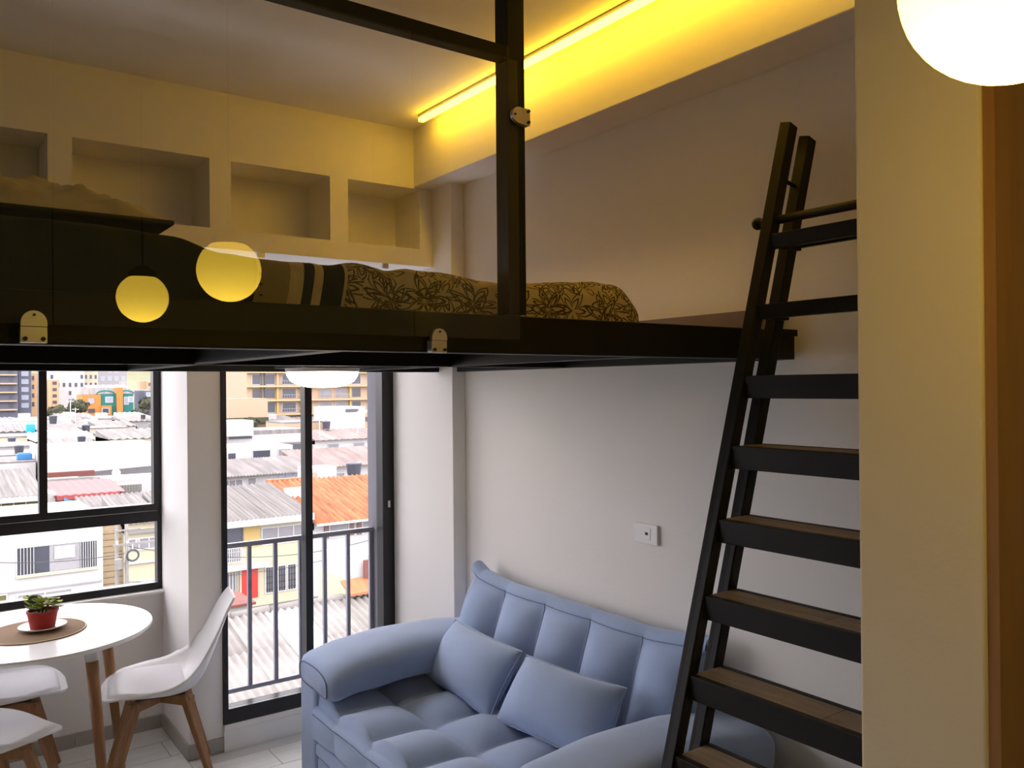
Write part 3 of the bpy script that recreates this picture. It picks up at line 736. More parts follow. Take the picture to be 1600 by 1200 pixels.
# ------------------------------------------------------------------ chairs
def make_chair(label, loc, rz):
    t = thing('dining_chair', loc, label, 'chair', None, rz)
    # centreline from the front lip, over the seat, up the back; local +x is forward
    CX = [(0.0, 0.232, 0.428, 0.05, 0.0), (0.03, 0.226, 0.434, 0.11, 0.002), (0.08, 0.205, 0.441, 0.160, 0.006), (0.16, 0.160, 0.445, 0.208, 0.020), (0.32, 0.06, 0.432, 0.238, 0.044), (0.46, -0.05, 0.422, 0.240, 0.066),
          (0.57, -0.135, 0.434, 0.236, 0.085), (0.66, -0.185, 0.485, 0.222, 0.070), (0.76, -0.225, 0.575, 0.182, 0.040), (0.87, -0.268, 0.690, 0.160, 0.020), (0.95, -0.298, 0.775, 0.145, 0.012), (1.0, -0.330, 0.822, 0.105, 0.006)]
    def cl_(v):
        for a, b in zip(CX, CX[1:]):
            if v <= b[0]:
                k = (v - a[0]) / (b[0] - a[0]); return [a[i] + (b[i] - a[i]) * k for i in range(1, 5)]
        return list(CX[-1][1:])
    def sm(v):
        acc = [0, 0, 0, 0]
        for d in (-0.04, -0.02, 0, 0.02, 0.04):
            q = cl_(min(1, max(0, v + d))); acc = [i + j / 5 for i, j in zip(acc, q)]
        return acc
    def shell(u, v, off=0.0):
        x, z, w, r = sm(v); x2, z2, *_ = sm(min(1, v + 0.02)); x1, z1, *_ = sm(max(0, v - 0.02))
        tx, tz = x2 - x1, z2 - z1; L = math.hypot(tx, tz) or 1; nx, nz = tz / L, -tx / L     # normal to the sitter's side
        if nz < 0 and v < 0.5: nx, nz = -nx, -nz
        if v >= 0.5 and nx < 0: nx, nz = -nx, -nz
        a = 2 * u - 1; k = abs(a) ** 3.6
        lift = r * k + off
        return (x + nx * lift, a * w, z + nz * lift)
    sh = MB().grid(lambda u, v: shell(u, v), 28, 44).build('shell', WHITEP, t, local=True, smooth=True, solid=0.009)
    def pad(u, v):
        a, b = 2 * u - 1, 2 * v - 1
        vv = 0.085 + 0.46 * v; k = max(0.0, (1 - abs(a) ** 5) * (1 - abs(b) ** 5)) ** 0.5
        au = 0.5 + a * 0.425 * (1 - 0.12 * abs(b) ** 4)
        return shell(au, vv, 0.004 + 0.026 * k)
    MB().grid(pad, 26, 26).build('seat_pad', PADW, t, local=True, smooth=True)
    for sx, sy in ((1, 1), (1, -1), (-1, 1), (-1, -1)):
        a = Vector((sx * 0.10 - 0.01, sy * 0.105, 0.405)); b = Vector((sx * 0.215 - 0.01, sy * 0.205, 0.0))
        MB().bar(a, b, 0.046, 0.034, up=(sx, sy, 0), taper=0.62).build('leg', BEECH, t, local=True, bevel=0.006, seg=3)
    MB().bar((0.115, 0.115, 0.385), (-0.135, -0.115, 0.385), 0.034, 0.04).bar((0.115, -0.115, 0.385), (-0.135, 0.115, 0.385), 0.034, 0.04).build('cross_frame', BEECH, t, local=True)
    MB().box(-0.11, 0.09, -0.08, 0.08, 0.405, 0.424).build('mount', GRANITE, t, local=True)
    return t
ch = make_chair('white padded chair with wooden legs beside the balcony door', (0.885, 3.93, 0), math.radians(169))
c2 = copy_tree(ch); c2.location = (0.335, 4.24, 0); c2.rotation_euler.z = math.radians(-4)
c2['label'] = 'white padded chair at the left of the table, farther from the camera'
c3 = copy_tree(ch); c3.location = (0.222, 3.70, 0); c3.rotation_euler.z = math.radians(22)
c3['label'] = 'white padded chair at the left of the table, nearest the camera'
for c in (ch, c2, c3): c['group'] = 'chairs around the round table'

# ------------------------------------------------------------------ the town outside
G = -13.25
_mat = mat
def mat(name, col, *a, **k):       # outdoor base colours all darkened to offset the strong sky light
    return _mat(name, tuple(0.58 * c for c in col), *a, **k)
PLW = mat('white_render', (0.64, 0.63, 0.62), 0.9, var=0.16, scale=0.5)
PLC = mat('cream_render', (0.66, 0.60, 0.42), 0.9, var=0.08, scale=0.5)
PLY = mat('yellow_render', (0.66, 0.47, 0.17), 0.9, var=0.08, scale=0.5)
PLO = mat('orange_render', (0.70, 0.27, 0.06), 0.9, var=0.08)
PLP = mat('peach_render', (0.72, 0.46, 0.26), 0.9, var=0.08)
PLG = mat('teal_render', (0.03, 0.22, 0.19), 0.9, var=0.08)
PLB = mat('beige_brick_render', (0.58, 0.43, 0.29), 0.9, var=0.08)
TANB = mat('tan_plank_wall', (0.55, 0.42, 0.26), 0.9, var=0.15, scale=4)
DGREY = mat('dark_grey_tower', (0.13, 0.14, 0.19), 0.8, var=0.15)
PGREY = mat('pale_grey_wall', (0.42, 0.41, 0.42), 0.9, var=0.12)
WIND = mat('dark_window_pane', (0.07, 0.075, 0.10), 0.3, var=0.3, scale=0.7)
WINM = mat('curtained_pane', (0.30, 0.29, 0.31), 0.35, var=0.3, scale=1.2)
WINL = mat('pale_blue_pane', (0.42, 0.47, 0.58), 0.3, var=0.2)
WFR = mat('white_window_frame', (0.72, 0.72, 0.70), 0.6)
BSH = mat('brown_shutter', (0.26, 0.16, 0.14), 0.8)
REDD = mat('red_door_paint', (0.70, 0.035, 0.02), 0.5)
RGREY = mat('fibre_cement_roof', (0.25, 0.23, 0.215), 0.95, var=0.75, scale=1.3, stretch=(2.6, 0.10, 0.1))
RGREY2 = mat('weathered_grey_roof', (0.27, 0.245, 0.235), 0.95, var=0.75, scale=1.0, stretch=(1.4, 0.16, 0.2))
RLIGHT = mat('pale_roof_sheet', (0.66, 0.66, 0.65), 0.8, var=0.1)
RRED = mat('red_metal_roof', (0.46, 0.085, 0.08), 0.6, var=0.1)
RORG = mat('orange_clay_tile', (0.47, 0.18, 0.075), 0.9, var=0.95, scale=1.3, stretch=(2.2, 0.35, 0.3))
RBLUE = mat('pale_blue_roof', (0.42, 0.60, 0.72), 0.8, var=0.15, scale=0.4)
TANKB = mat('black_water_tank', (0.055, 0.055, 0.08), 0.5)
CYAN = mat('cyan_water_tank', (0.01, 0.46, 0.62), 0.5)
BLUE = mat('blue_tank', (0.03, 0.22, 0.52), 0.5)
CONC = mat('grey_concrete', (0.30, 0.29, 0.27), 0.9, var=0.2)
SHADEB = mat('dark_shade_cloth', (0.09, 0.085, 0.09), 0.95, var=0.3, scale=0.6)
BRWN = mat('maroon_brick', (0.22, 0.075, 0.06), 0.95, var=0.3)
BARW = mat('white_bars', (0.75, 0.75, 0.70), 0.6)
CREAMB = mat('cream_bars', (0.62, 0.58, 0.38), 0.6)
IRON = mat('dark_iron_grille', (0.06, 0.06, 0.07), 0.6)
TREEM = mat('far_tree_leaves', (0.075, 0.082, 0.04), 0.9, var=0.45, scale=1.0)
TREEG = mat('far_tree_green', (0.05, 0.12, 0.06), 0.9, var=0.45, scale=1.0)
TREEY = mat('far_tree_yellow_green', (0.17, 0.17, 0.05), 0.9, var=0.4, scale=1.0)
BARK = mat('bark', (0.09, 0.065, 0.045), 0.95)

struct(bx(-900, 1600, 20, 1500, G - 1, G).build('street_ground', mat('asphalt_ground', (0.20, 0.20, 0.20), 0.95, var=0.3, scale=0.05)))
def hillf(u, v):
    x = -500 + 1900 * u; y = 620 + 700 * v
    return (x, y, G + (70 + 25 * math.sin(x * 0.006) + 8 * math.sin(x * 0.021 + 1)) * min(1, v * 1.6) ** 1.2)
struct(MB().grid(hillf, 60, 14).build('hill', mat('hillside', (0.22, 0.22, 0.11), 0.95, var=0.5, scale=0.02), smooth=True))

FOOT = []
class House:
    def __init__(s, name, label, cat, x0, x1, Y, depth, z1, wall, group=None, z0=G):
        s.Y = Y; s.x0, s.x1, s.z1, s.d = x0, x1, z1, depth
        s.t = thing(name, ((x0 + x1) / 2, Y + depth / 2, z0), label, cat, group)
        FOOT.append((x0, x1, Y - 0.6, Y + depth))
        bx(x0, x1, Y, Y + depth, z0, z1).build('wall', wall, s.t)
    def box(s, name, m, *a): return bx(*a).build(name, m, s.t)
    def win(s, x0, x1, z0, z1, m=None, frame=WFR, w=0.07, cols=1, proud=0.08, bars=0, bmat=None, grid=0):
        Y = s.Y; f_ = MB()
        f_.box(x0 - w, x1 + w, Y - proud, Y, z1, z1 + w).box(x0 - w, x1 + w, Y - proud, Y, z0 - w, z0)
        f_.box(x0 - w, x0, Y - proud, Y, z0, z1).box(x1, x1 + w, Y - proud, Y, z0, z1)
        for k in range(1, cols):
            xx = x0 + (x1 - x0) * k / cols; f_.box(xx - w / 2, xx + w / 2, Y - proud, Y, z0, z1)
        o = f_.build('window', frame, s.t)
        bx(x0, x1, Y - 0.03, Y + 0.02, z0, z1).build('pane', m or WIND, o)
        if bars:
            b = MB()
            for k in range(bars):
                xx = x0 + (x1 - x0) * (k + 0.5) / bars; b.box(xx - 0.03, xx + 0.03, Y - proud - 0.03, Y - proud + 0.02, z0, z1)
            if grid:
                for k in range(grid):
                    zz = z0 + (z1 - z0) * (k + 0.5) / grid; b.box(x0, x1, Y - proud - 0.03, Y - proud, zz - 0.025, zz + 0.025)
            b.build('grille', bmat or IRON, o)
        return o
    def slope(s, m, ze, zr, run=None, over=0.7, pitch=0.3, amp=0.05, x0=None, x1=None, name='roof', side=0.3):
        xa = (s.x0 if x0 is None else x0) - side; xb = (s.x1 if x1 is None else x1) + side
        n = max(2, int((xb - xa) / pitch)) ; seg = 4; run = run or s.d
        m_ = MB(); ys = (s.Y - over, s.Y + run); zs = (ze, zr); rows = []
        N = n * seg
        for t_ in (0.0, -0.08):
            for q in range(2):
                rows.append([(xa + (xb - xa) * i / N, ys[q], zs[q] + t_ + amp * math.sin(2 * PI * i / seg)) for i in range(N + 1)])
        v = [p for r_ in rows for p in r_]; L = N + 1; f = []
        for i in range(N):
            f.append((i, i + 1, L + i + 1, L + i)); f.append((2 * L + i, 3 * L + i, 3 * L + i + 1, 2 * L + i + 1))
            f.append((i, 2 * L + i, 2 * L + i + 1, i + 1)); f.append((L + i, L + i + 1, 3 * L + i + 1, 3 * L + i))
        m_.add(v, f); r_ = m_.build(name, m, s.t, smooth=False)
        g_ = MB()          # gable ends filled
        for xx in (s.x0 if x0 is None else x0, (s.x1 if x1 is None else x1) - 0.2):
            zf = ze + (zr - ze) * over / (run + over) - 0.1
            g_.add([(xx, s.Y, zf - 0.6), (xx + 0.2, s.Y, zf - 0.6), (xx + 0.2, s.Y + run, zf - 0.6), (xx, s.Y + run, zf - 0.6),
                    (xx, s.Y, zf), (xx + 0.2, s.Y, zf), (xx + 0.2, s.Y + run, zr - 0.1), (xx, s.Y + run, zr - 0.1)],
                   [(0, 3, 2, 1), (4, 5, 6, 7), (0, 1, 5, 4), (1, 2, 6, 5), (2, 3, 7, 6), (3, 0, 4, 7)])
        g_.build('gable', s.t.children[0].data.materials[0], s.t)
        return r_
    def flat(s, m, h=0.25, over=0.02):
        o = bx(s.x0 - over, s.x1 + over, s.Y - over, s.Y + s.d + over, s.z1, s.z1 + h).build('roof', m, s.t); return o

# --- corrugated roof of the neighbour just below the balcony: every sheet a part
nr = thing('sheet_roof', (7.5, 14.5, -4.6), 'corrugated grey sheet roof with pale sheets just below the balcony', 'roof')
def roof_z(y): return -3.40 - 0.22 * (19.0 - y)
_sheets = {}
def sheet(x0, y0, ly, m, lift):
    key = (ly, m.name)
    if key not in _sheets:
        n = 5; seg = 6; N = n * seg; w = 0.885; b = MB(); v = []
        for t_ in (0.0, -0.012):
            for yy in (0.0, ly): v += [(w * i / N, yy, 0.22 * yy + t_ + 0.027 * math.sin(2 * PI * i / seg)) for i in range(N + 1)]
        L = N + 1; f = []
        for i in range(N):
            f += [(i, i + 1, L + i + 1, L + i), (2 * L + i, 3 * L + i, 3 * L + i + 1, 2 * L + i + 1), (i, 2 * L + i, 2 * L + i + 1, i + 1), (L + i, L + i + 1, 3 * L + i + 1, 3 * L + i)]
        b.add(v, f); o = b.build('roof_sheet', m, nr, local=True, smooth=True); _sheets[key] = o.data
    else:
        o = bpy.data.objects.new('roof_sheet', _sheets[key]); COL.objects.link(o); o.parent = nr
    o.location = Vector((x0, y0, roof_z(y0) + lift)) - ORG[nr.name]
SHG = [mat('roof_sheet_grey', (0.34, 0.315, 0.29), 0.95, var=0.28, scale=3), mat('roof_sheet_dark', (0.27, 0.25, 0.225), 0.95, var=0.3, scale=3)]
for r in range(7):
    for c in range(12):
        x = 3.1 + 0.875 * c; yb = 19.0 - 1.7 * (r + 1)
        pale = (c == 4 and r < 5) or (c == 3 and r in (2,)) or (c == 8 and r == 5)
        sheet(x + rnd.uniform(-.01, .01), yb - 0.06, 1.80, RLIGHT if pale else SHG[1 if rnd.random() < 0.3 else 0], 0.012 * (c % 2) + 0.02 * (6 - r) * 0 + rnd.uniform(0, .01) + 0.010 * (r % 2))
bx(3.1, 13.6, 7.2, 19.1, G, -6.4).build('wall', CONC, nr)
bx(3.1, 13.6, 18.8, 19.1, -6.4, -3.6).build('gable_wall', PLC, nr)
for k in range(10):
    x = 4.0 + 0.92 * k
    MB().tube([(x, 19.05, -3.42), (x + 0.9, 19.05, -3.40)], 0.10, 10, 0.115).build('ridge_tile', SHG[1], nr, smooth=True)

sh = House('roof_shed', 'small cream rooftop shed with clay tile canopy beyond the sheet roof', 'shed', 8.92, 10.6, 19.35, 2.0, -3.1, PLC, z0=-7)
sh.box('grating', BRWN, 9.30, 9.75, 19.28, 19.35, -3.05, -2.62); sh.box('upper_wall', PLW, 8.95, 10.5, 19.5, 21, -3.1, -2.55)
m_ = MB(); m_.hexa([(8.7, 18.85, -3.36), (9.62, 18.85, -3.36), (9.62, 19.4, -3.12), (8.7, 19.4, -3.12)], [(8.7, 18.85, -3.30), (9.62, 18.85, -3.30), (9.62, 19.4, -3.06), (8.7, 19.4, -3.06)]); m_.build('canopy', RORG, sh.t)
lo = House('roof_shed', 'low white rooftop box beside the sheet roof ridge, behind the chair back', 'shed', 5.9, 6.55, 19.6, 1.2, -3.34, PLW, z0=-6)
lo.box('roof', BRWN, 5.85, 6.6, 19.5, 20.9, -3.34, -3.28)

# --- houses across the street
h = House('yellow_house', 'cream and yellow house with grey corrugated roof and red door', 'house', 13.7, 23.25, 57, 9, -7.45, PLC)
h.slope(RGREY, -7.1, -5.75, run=8.2, over=0.9, pitch=0.30, amp=0.065, side=0.0)
h.box('fascia', PLW, 13.6, 23.2, 56.05, 56.3, -7.55, -7.12)
h.box('yellow_panel', PLY, 18.44, 19.58, 56.94, 57, -9.14, -7.6); h.box('ledge', PLW, 13.7, 20.0, 56.3, 57, -10.5, -10.2)
h.win(17.25, 18.35, -8.87, -7.72, WIND, mat('dark_frame', (0.16, 0.16, 0.18), 0.7)); h.win(19.75, 23.1, -9.05, -7.95, WINM, WFR, cols=3)
h.win(14.2, 16.2, -9.05, -7.95, WINM, WFR, cols=2)
h.win(17.24, 18.27, -9.99, -9.1, WINM, WFR, bars=7, grid=2, bmat=WFR)
dr = h.box('door', REDD, 18.25, 19.40, 56.9, 57, -12.62, -10.58); bx(18.15, 18.25, 56.85, 57, -12.62, -10.5).build('door_jamb', PLC, dr)
h.win(17.14, 17.98, -12.0, -10.72, WINM, PLC, bars=4, bmat=WFR)
for a, b in ((19.98, 20.5), (20.87, 21.37), (21.56, 22.12)): h.win(a, b, -12.42, -10.7, WINM, WFR, bars=3, grid=4)
h = House('tiled_house', 'white house with an orange clay tile roof', 'house', 23.36, 33.2, 57, 9.5, -7.9, PLW)
h.slope(RORG, -7.95, -5.75, run=9, over=0.8, pitch=0.42, amp=0.12, side=0.0)
h.box('gutter', PLW, 23.4, 33.2, 56.05, 56.2, -8.08, -7.93); h.box('parapet', PLW, 23.3, 24.9, 62.0, 62.3, -8, -5.9)
h.box('parapet_tiles', RORG, 23.4, 27.0, 66.0, 66.6, -6.0, -5.62)
for a, b in ((24.75, 26.2), (27.35, 27.85), (29.2, 30.6)):
    h.win(a, b, -9.12, -8.15, WINM, WFR); h.box('shutter', BSH, a - .45, a - .07, 56.9, 57, -9.15, -8.1); h.box('shutter', BSH, b + .07, b + .45, 56.9, 57, -9.15, -8.1)
h.win(24.54, 24.9, -12.58, -11.56, WIND, WFR); h.win(27.4, 28.6, -12.4, -11.2, WINM, WFR, bars=4)
h = House('white_house', 'white flat-fronted house with barred window strip and a paper notice', 'house', 4.0, 9.68, 57, 9, -6.35, PLW)
o = h.win(5.07, 9.32, -9.15, -7.55, WIND, WFR, w=0.06)
bx(7.0, 8.12, 56.88, 56.90, -8.42, -7.66).build('paper', PLW, o)
b = MB()
for k in range(5): b.box(5.22 + .17 * k, 5.25 + .17 * k, 56.86, 56.9, -9.15, -7.55)
for k in range(7): b.box(8.42 + .13 * k, 8.45 + .13 * k, 56.86, 56.9, -9.15, -7.55)
b.build('grille', BARW, o)
bx(6.75, 8.4, 56.955, 56.965, -9.13, -7.57).build('curtain', PGREY, o)
h.box('ledge', PLC, 5.0, 9.4, 56.85, 57, -9.32, -9.18); h.win(5.1, 7.9, -11.3, -10.35, PGREY, WFR, cols=2); h.box('ledge', PGREY, 4.0, 9.6, 56.9, 57, -10.12, -10.05)
h.win(3.0 + 1.05, 4.5, -11.4, -10.2, TREEY, WFR); h.flat(PLW, 0.3)
h = House('plank_house', 'narrow tan house front beside the white barred house', 'house', 9.72, 10.95, 58.3, 8, -6.9, TANB)
for k in range(13): h.box('course', TANB, 9.72, 11.0, 58.2 + 0.03 * (k % 2), 58.3, -12.2 + 0.40 * k, -11.85 + 0.40 * k)
h.flat(RGREY2, 0.2)
h = House('pale_house', 'pale cream house with a grey curtained window row behind the utility pole', 'house', 11.0, 13.5, 57.6, 8, -6.7, PLC)
h.win(11.3, 13.1, -8.5, -7.85, WINM, WFR, cols=3); h.box('ledge', CONC, 11.0, 13.45, 57.3, 57.6, -7.45, -7.25); h.win(11.4, 12.9, -12.2, -10.6, WINM, WFR, bars=6)
h.box('ledge', PLW, 11.0, 13.45, 57.4, 57.6, -9.4, -9.25)
h.slope(RGREY, -6.75, -5.9, run=7.5, over=0.3, pitch=0.3, side=0.0)

# --- utility pole
up = thing('utility_pole', (9.7, 50, G), 'concrete utility pole with cross arms and a coil of black cable', 'pole')
MB().tube([(9.69, 50, G), (9.69, 50, -5.2)], 0.14, 12, 0.09).build('pole', CONC, up, smooth=True)
MB().tube([(9.24, 50.3, G), (9.24, 50.3, -5.4)], 0.11, 12, 0.09).build('stay_pole', CONC, up, smooth=True)
bx(9.0, 11.2, 49.9, 50.0, -6.85, -6.75).build('cross_arm', CONC, up); bx(9.1, 10.4, 49.9, 50.0, -6.05, -5.97).build('cross_arm', CONC, up)
MB().lathe([(0.0, 0.0), (0.2, 0.0), (0.2, 0.55), (0.0, 0.6)], (9.24, 49.85, -8.1), 14).build('transformer', CONC, up)
MB().tube([(9.97 + 0.30 * math.cos(a * PI / 12), 49.8, -7.42 + 0.30 * math.sin(a * PI / 12)) for a in range(25)], 0.055, 8, cap=False).build('cable_coil', IRON, up, smooth=True)
MB().tube([(9.97, 49.8, -7.1), (9.97, 49.85, -6.8)], 0.03, 6).build('coil_hanger', BARW, up)
for k in range(3):
    MB().lathe([(0.0, 0), (0.05, 0), (0.06, 0.1), (0.03, 0.2)], (9.2 + 0.5 * k, 49.95, -6.75), 8).build('insulator', BARW, up)
def cable(pts, label, r=0.022):
    P0, P1, sag = pts
    a, b = Vector(P0), Vector(P1)
    c = [a.lerp(b, k / 24) - Vector((0, 0, sag * 4 * (k / 24) * (1 - k / 24))) for k in range(25)]
    return tag(MB().tube(c, r, 6).build('street_cable', IRON, smooth=True), label, 'cable')
cable(((9.69, 50, -6.9), (30, 50.5, -7.2), 1.6), 'thin black cable strung from the pole towards the tiled house')
cable(((9.69, 50, -7.3), (4.0, 56.8, -8.2), 0.2), 'thin black cable from the pole to the white barred house')
cable(((3.0, 38, -8.4), (26, 38, -6.2), 1.2), 'thicker black cable crossing in front of the red door', 0.05)
cable(((9.69, 50, -8.9), (30, 50.5, -8.0), 0.9), 'lowest thin black cable strung along the street', 0.018)

# --- second row
h = House('barn_house', 'house with long grey corrugated roof and white-framed window band', 'house', 1.0, 7.95, 72, 12, -6.2, PLW)
h.slope(RGREY, -6.05, -4.9, run=11, over=0.9, pitch=0.32, amp=0.05); h.box('fascia', PLW, 0.9, 8.0, 71.0, 71.3, -6.45, -6.08)
h.win(4.6, 7.8, -7.2, -6.45, TREEY, WFR, cols=4); h.win(1.4, 4.2, -7.2, -6.45, TREEY, WFR, cols=3)
h = House('red_roof_house', 'small orange house with red metal roof and blue satellite dish', 'house', 9.27, 14.25, 75, 6.5, -6.575, PLP)
h.slope(RRED, -6.55, -6.07, run=6.3, over=0.6, pitch=0.6, amp=0.03, side=0.1); h.box('fascia', RRED, 9.32, 13.93, 74.3, 74.45, -6.93, -6.575)
h.box('corner_wall', PLW, 8.68, 9.30, 74.6, 80, G, -6.34)
MB().lathe([(0.0, 0), (0.2, 0.02), (0.36, 0.08), (0.42, 0.15)], (0, 0, 0), 20).build('dish', BLUE, h.t, local=True)
d_ = [c for c in h.t.children if c.name.startswith('dish')][0]; d_.location = Vector((10.18, 74.45, -7.0)) - ORG[h.t.name]; d_.rotation_euler = (math.radians(65), 0, math.radians(20))
h = House('grille_house', 'white house with a green grid window behind the red roof', 'house', 14.5, 20.6, 82.3, 4.5, -6.53, PLW)
h.win(15.16, 17.27, -7.94, -6.91, mat('green_grid_pane', (0.22, 0.24, 0.17), 0.6), WFR, bars=9, grid=6, bmat=PGREY); h.flat(PLW, 0.15)
h = House('front_sheet_house', 'house with pale corrugated roof in front of the orange wall', 'house', 10.4, 17.4, 66.7, 6.3, -7.23, PLW)
h.slope(RGREY2, -7.18, -6.58, run=6.2, over=0.3, pitch=0.36, amp=0.07, side=0.0)
h = House('shaded_yard', 'yard wall under dark shade cloth with maroon brick end', 'wall', 10.3, 20.5, 88, 1.5, -6.5, PLW)
h.box('brick_end', BRWN, 10.3, 14.2, 87.5, 88, -6.3, -5.85)
m_ = MB(); m_.hexa([(13.0, 87.6, -6.95), (20.5, 87.6, -6.75), (20.5, 89.6, -6.0), (13.0, 89.6, -6.25)], [(13.0, 87.6, -6.88), (20.5, 87.6, -6.7), (20.5, 89.6, -5.9), (13.0, 89.6, -6.2)]); m_.build('shade_cloth', SHADEB, h.t)
sd = thing('satellite_dish', (16.0, 87.15, -6.2), 'white satellite dish in front of the dark shade cloth', 'dish')
MB().lathe([(0.0, 0), (0.2, 0.02), (0.33, 0.06), (0.40, 0.11), (0.39, 0.12), (0.2, 0.04), (0, 0.02)], (0, 0, 0), 20).build('dish', PLW, sd, local=True)
MB().tube([(0, 0, 0.02), (0, 0, 0.45)], 0.02, 6).build('feed_arm', CONC, sd, local=True); sd.rotation_euler = (math.radians(75), 0, 0)
bx(-.03, .03, -.9, 0, -.06, 0).build('mast', CONC, sd, local=True)
h = House('long_white_house', 'long white blank-walled building above the shade cloth', 'house', 10.4, 21.5, 90, 13, -4.05, PLW); h.flat(PLW, 0.08)
h = House('long_white_house', 'long low white building left of the window mullion', 'house', 3.0, 10.2, 96, 8, -5.4, PLW); h.flat(RGREY2, 0.15)
h.win(4.2, 6.0, -6.6, -5.7, WIND, WFR)
def tank(x, y, z, r, hh, m, label, group=None, square=False):
    t = thing('water_tank', (x, y, z), label, 'tank', group)
    if square: bx(x - r, x + r, y - r * .8, y + r * .8, z, z + hh).build('body', m, t, bevel=0.06); bx(x - r * .8, x + r * .8, y - r * .6, y + r * .6, z + hh, z + hh + .08).build('lid', m, t)
    else:
        MB().lathe([(r * .8, 0), (r, hh * .9), (r * .9, hh * .93)], (x, y, z), 16).build('body', m, t); MB().lathe([(r * 1.04, hh * .9), (r * 1.0, hh * .98), (0.1, hh * 1.1), (0, hh * 1.1)], (x, y, z), 16).build('lid', m, t)
    return t
tank(9.4, 98, -5.25, 0.66, 0.62, BLUE, 'bright blue boxy tank on a low roof left of the window mullion', square=True)
tank(15.25, 150, -5.25, 0.62, 1.3, CYAN, 'cyan water tank on a white rooftop', square=True)
tank(22.95, 149, -4.4, 0.62, 1.35, TANKB, 'black water tank below the orange building')
tank(24.5, 129, -5.35, 0.55, 1.25, TANKB, 'black water tank nearer, right of the window pane')
tk = tank(33.5, 71.5, -6.35, 0.72, 1.15, TANKB, 'large black water tank above the orange tile roof')
bx(32.9, 34.1, 70.9, 72.1, G, -6.35).build('stand', PLW, tk)
tank(50.4, 117, -4.3, 0.6, 1.15, TANKB, 'dark water tank beside the white block')
tank(18.4, 150, -4.3, 0.6, 1.3, TANKB, 'dark water tank on the pale blue roof')


# --- right half, behind the yellow house
h = House('bay_house', 'white house with pale blue windows and weathered grey roof behind the yellow house', 'house', 24.0, 35.5, 85, 8, -7.05, PLW)
h.slope(RGREY2, -7.0, -5.95, run=7.5, over=0.9, pitch=0.32, amp=0.05)
h.win(31.3, 34.3, -8.3, -7.2, WINL, WFR, cols=4); h.win(25.4, 27.4, -9.0, -7.5, WINM, WFR, cols=3); h.win(28.0, 28.8, -8.8, -7.4, WINM, WFR)
h = House('pale_roof_house', 'house with patchy pinkish-grey roof behind the clay tiles', 'house', 35.6, 46, 88, 8, -7.1, PLW)
h.slope(mat('pinkish_roof', (0.30, 0.225, 0.205), 0.95, var=0.7, scale=0.9, stretch=(1.2, 0.2, 0.2)), -7.0, -5.5, run=7.5, over=0.9, pitch=0.4); h.win(38, 40, -9, -7.9, WINM, WFR)
h = House('roof_hut', 'white hut with brick side on the roof beside the large black tank', 'shed', 29.2, 32.0, 72, 2.5, -5.6, PLW, z0=-9); h.box('brick_side', PLB, 29.15, 30.0, 71.9, 72, -8, -5.9); h.flat(PLW, .1)
h = House('stepped_white_house', 'white stepped building with a dark slot window', 'house', 33.2, 45.5, 112, 9, -4.5, PLW)
h.win(34.4, 37.5, -4.95, -4.6, WIND, PLW); h.box('upper_block', PLW, 33.2, 37.4, 111.0, 116, -4.5, -2.45); h.box('ledge', PGREY, 33, 45.5, 111.6, 112, -5.75, -5.6)
for a, b in ((34.6, 35.6), (38.6, 41.2), (42.8, 45.2)): h.win(a, b, -7.0, -5.95, WIND, PLW)
h.box('roof', RGREY2, 37.5, 45.6, 112.2, 121, -4.5, -3.9)
h = House('low_white_house', 'low white house with two dark windows below the stepped building', 'house', 30.0, 38.6, 100, 8, -5.35, PLW); h.flat(PLW, .1)
h.win(30.6, 31.5, -6.8, -5.9, WIND, PLW); h.win(33.6, 35.7, -6.6, -5.75, WIND, PLW); h.win(36.8, 38.4, -6.5, -5.75, WINM, PLW)
h = House('white_block', 'tall white blank cube building on the right of the balcony view', 'house', 53.0, 58.2, 120, 8, -1.25, PLW); h.flat(PLW, .1); h.box('vent', WIND, 54.9, 57.0, 119.9, 120, -1.95, -1.5)
h = House('right_row_house', 'white house with pinkish roof below the white cube', 'house', 45.9, 62, 111, 7, -5.6, PLW); h.slope(mat('pinkish_roof', (0.36, 0.28, 0.26)), -5.5, -4.4, run=6.5, pitch=0.9, side=0)
for a in (48, 52, 56): h.win(a, a + 1.6, -6.9, -6.2, WINM, PLW)
h = House('right_row_house', 'brown-topped house behind the dark tank', 'house', 46.5, 52.8, 124, 8, -3.6, PLB); h.flat(RGREY2, .2)
h = House('right_row_house', 'pale house with orange trim beside the white cube', 'house', 58.5, 66, 122, 8, -2.2, PLP); h.win(58.9, 61, -3.6, -2.9, WIND, PLO); h.flat(PLW, .2)
h = House('garden_wall_house', 'blank beige boundary building below the apartments', 'house', 46.0, 53.2, 150, 6, -0.05, PLB, z0=G); h.flat(PLB, .1)
h.box('hedge_top', TREEM, 44, 53, 149, 150, -4.4, -3.4)

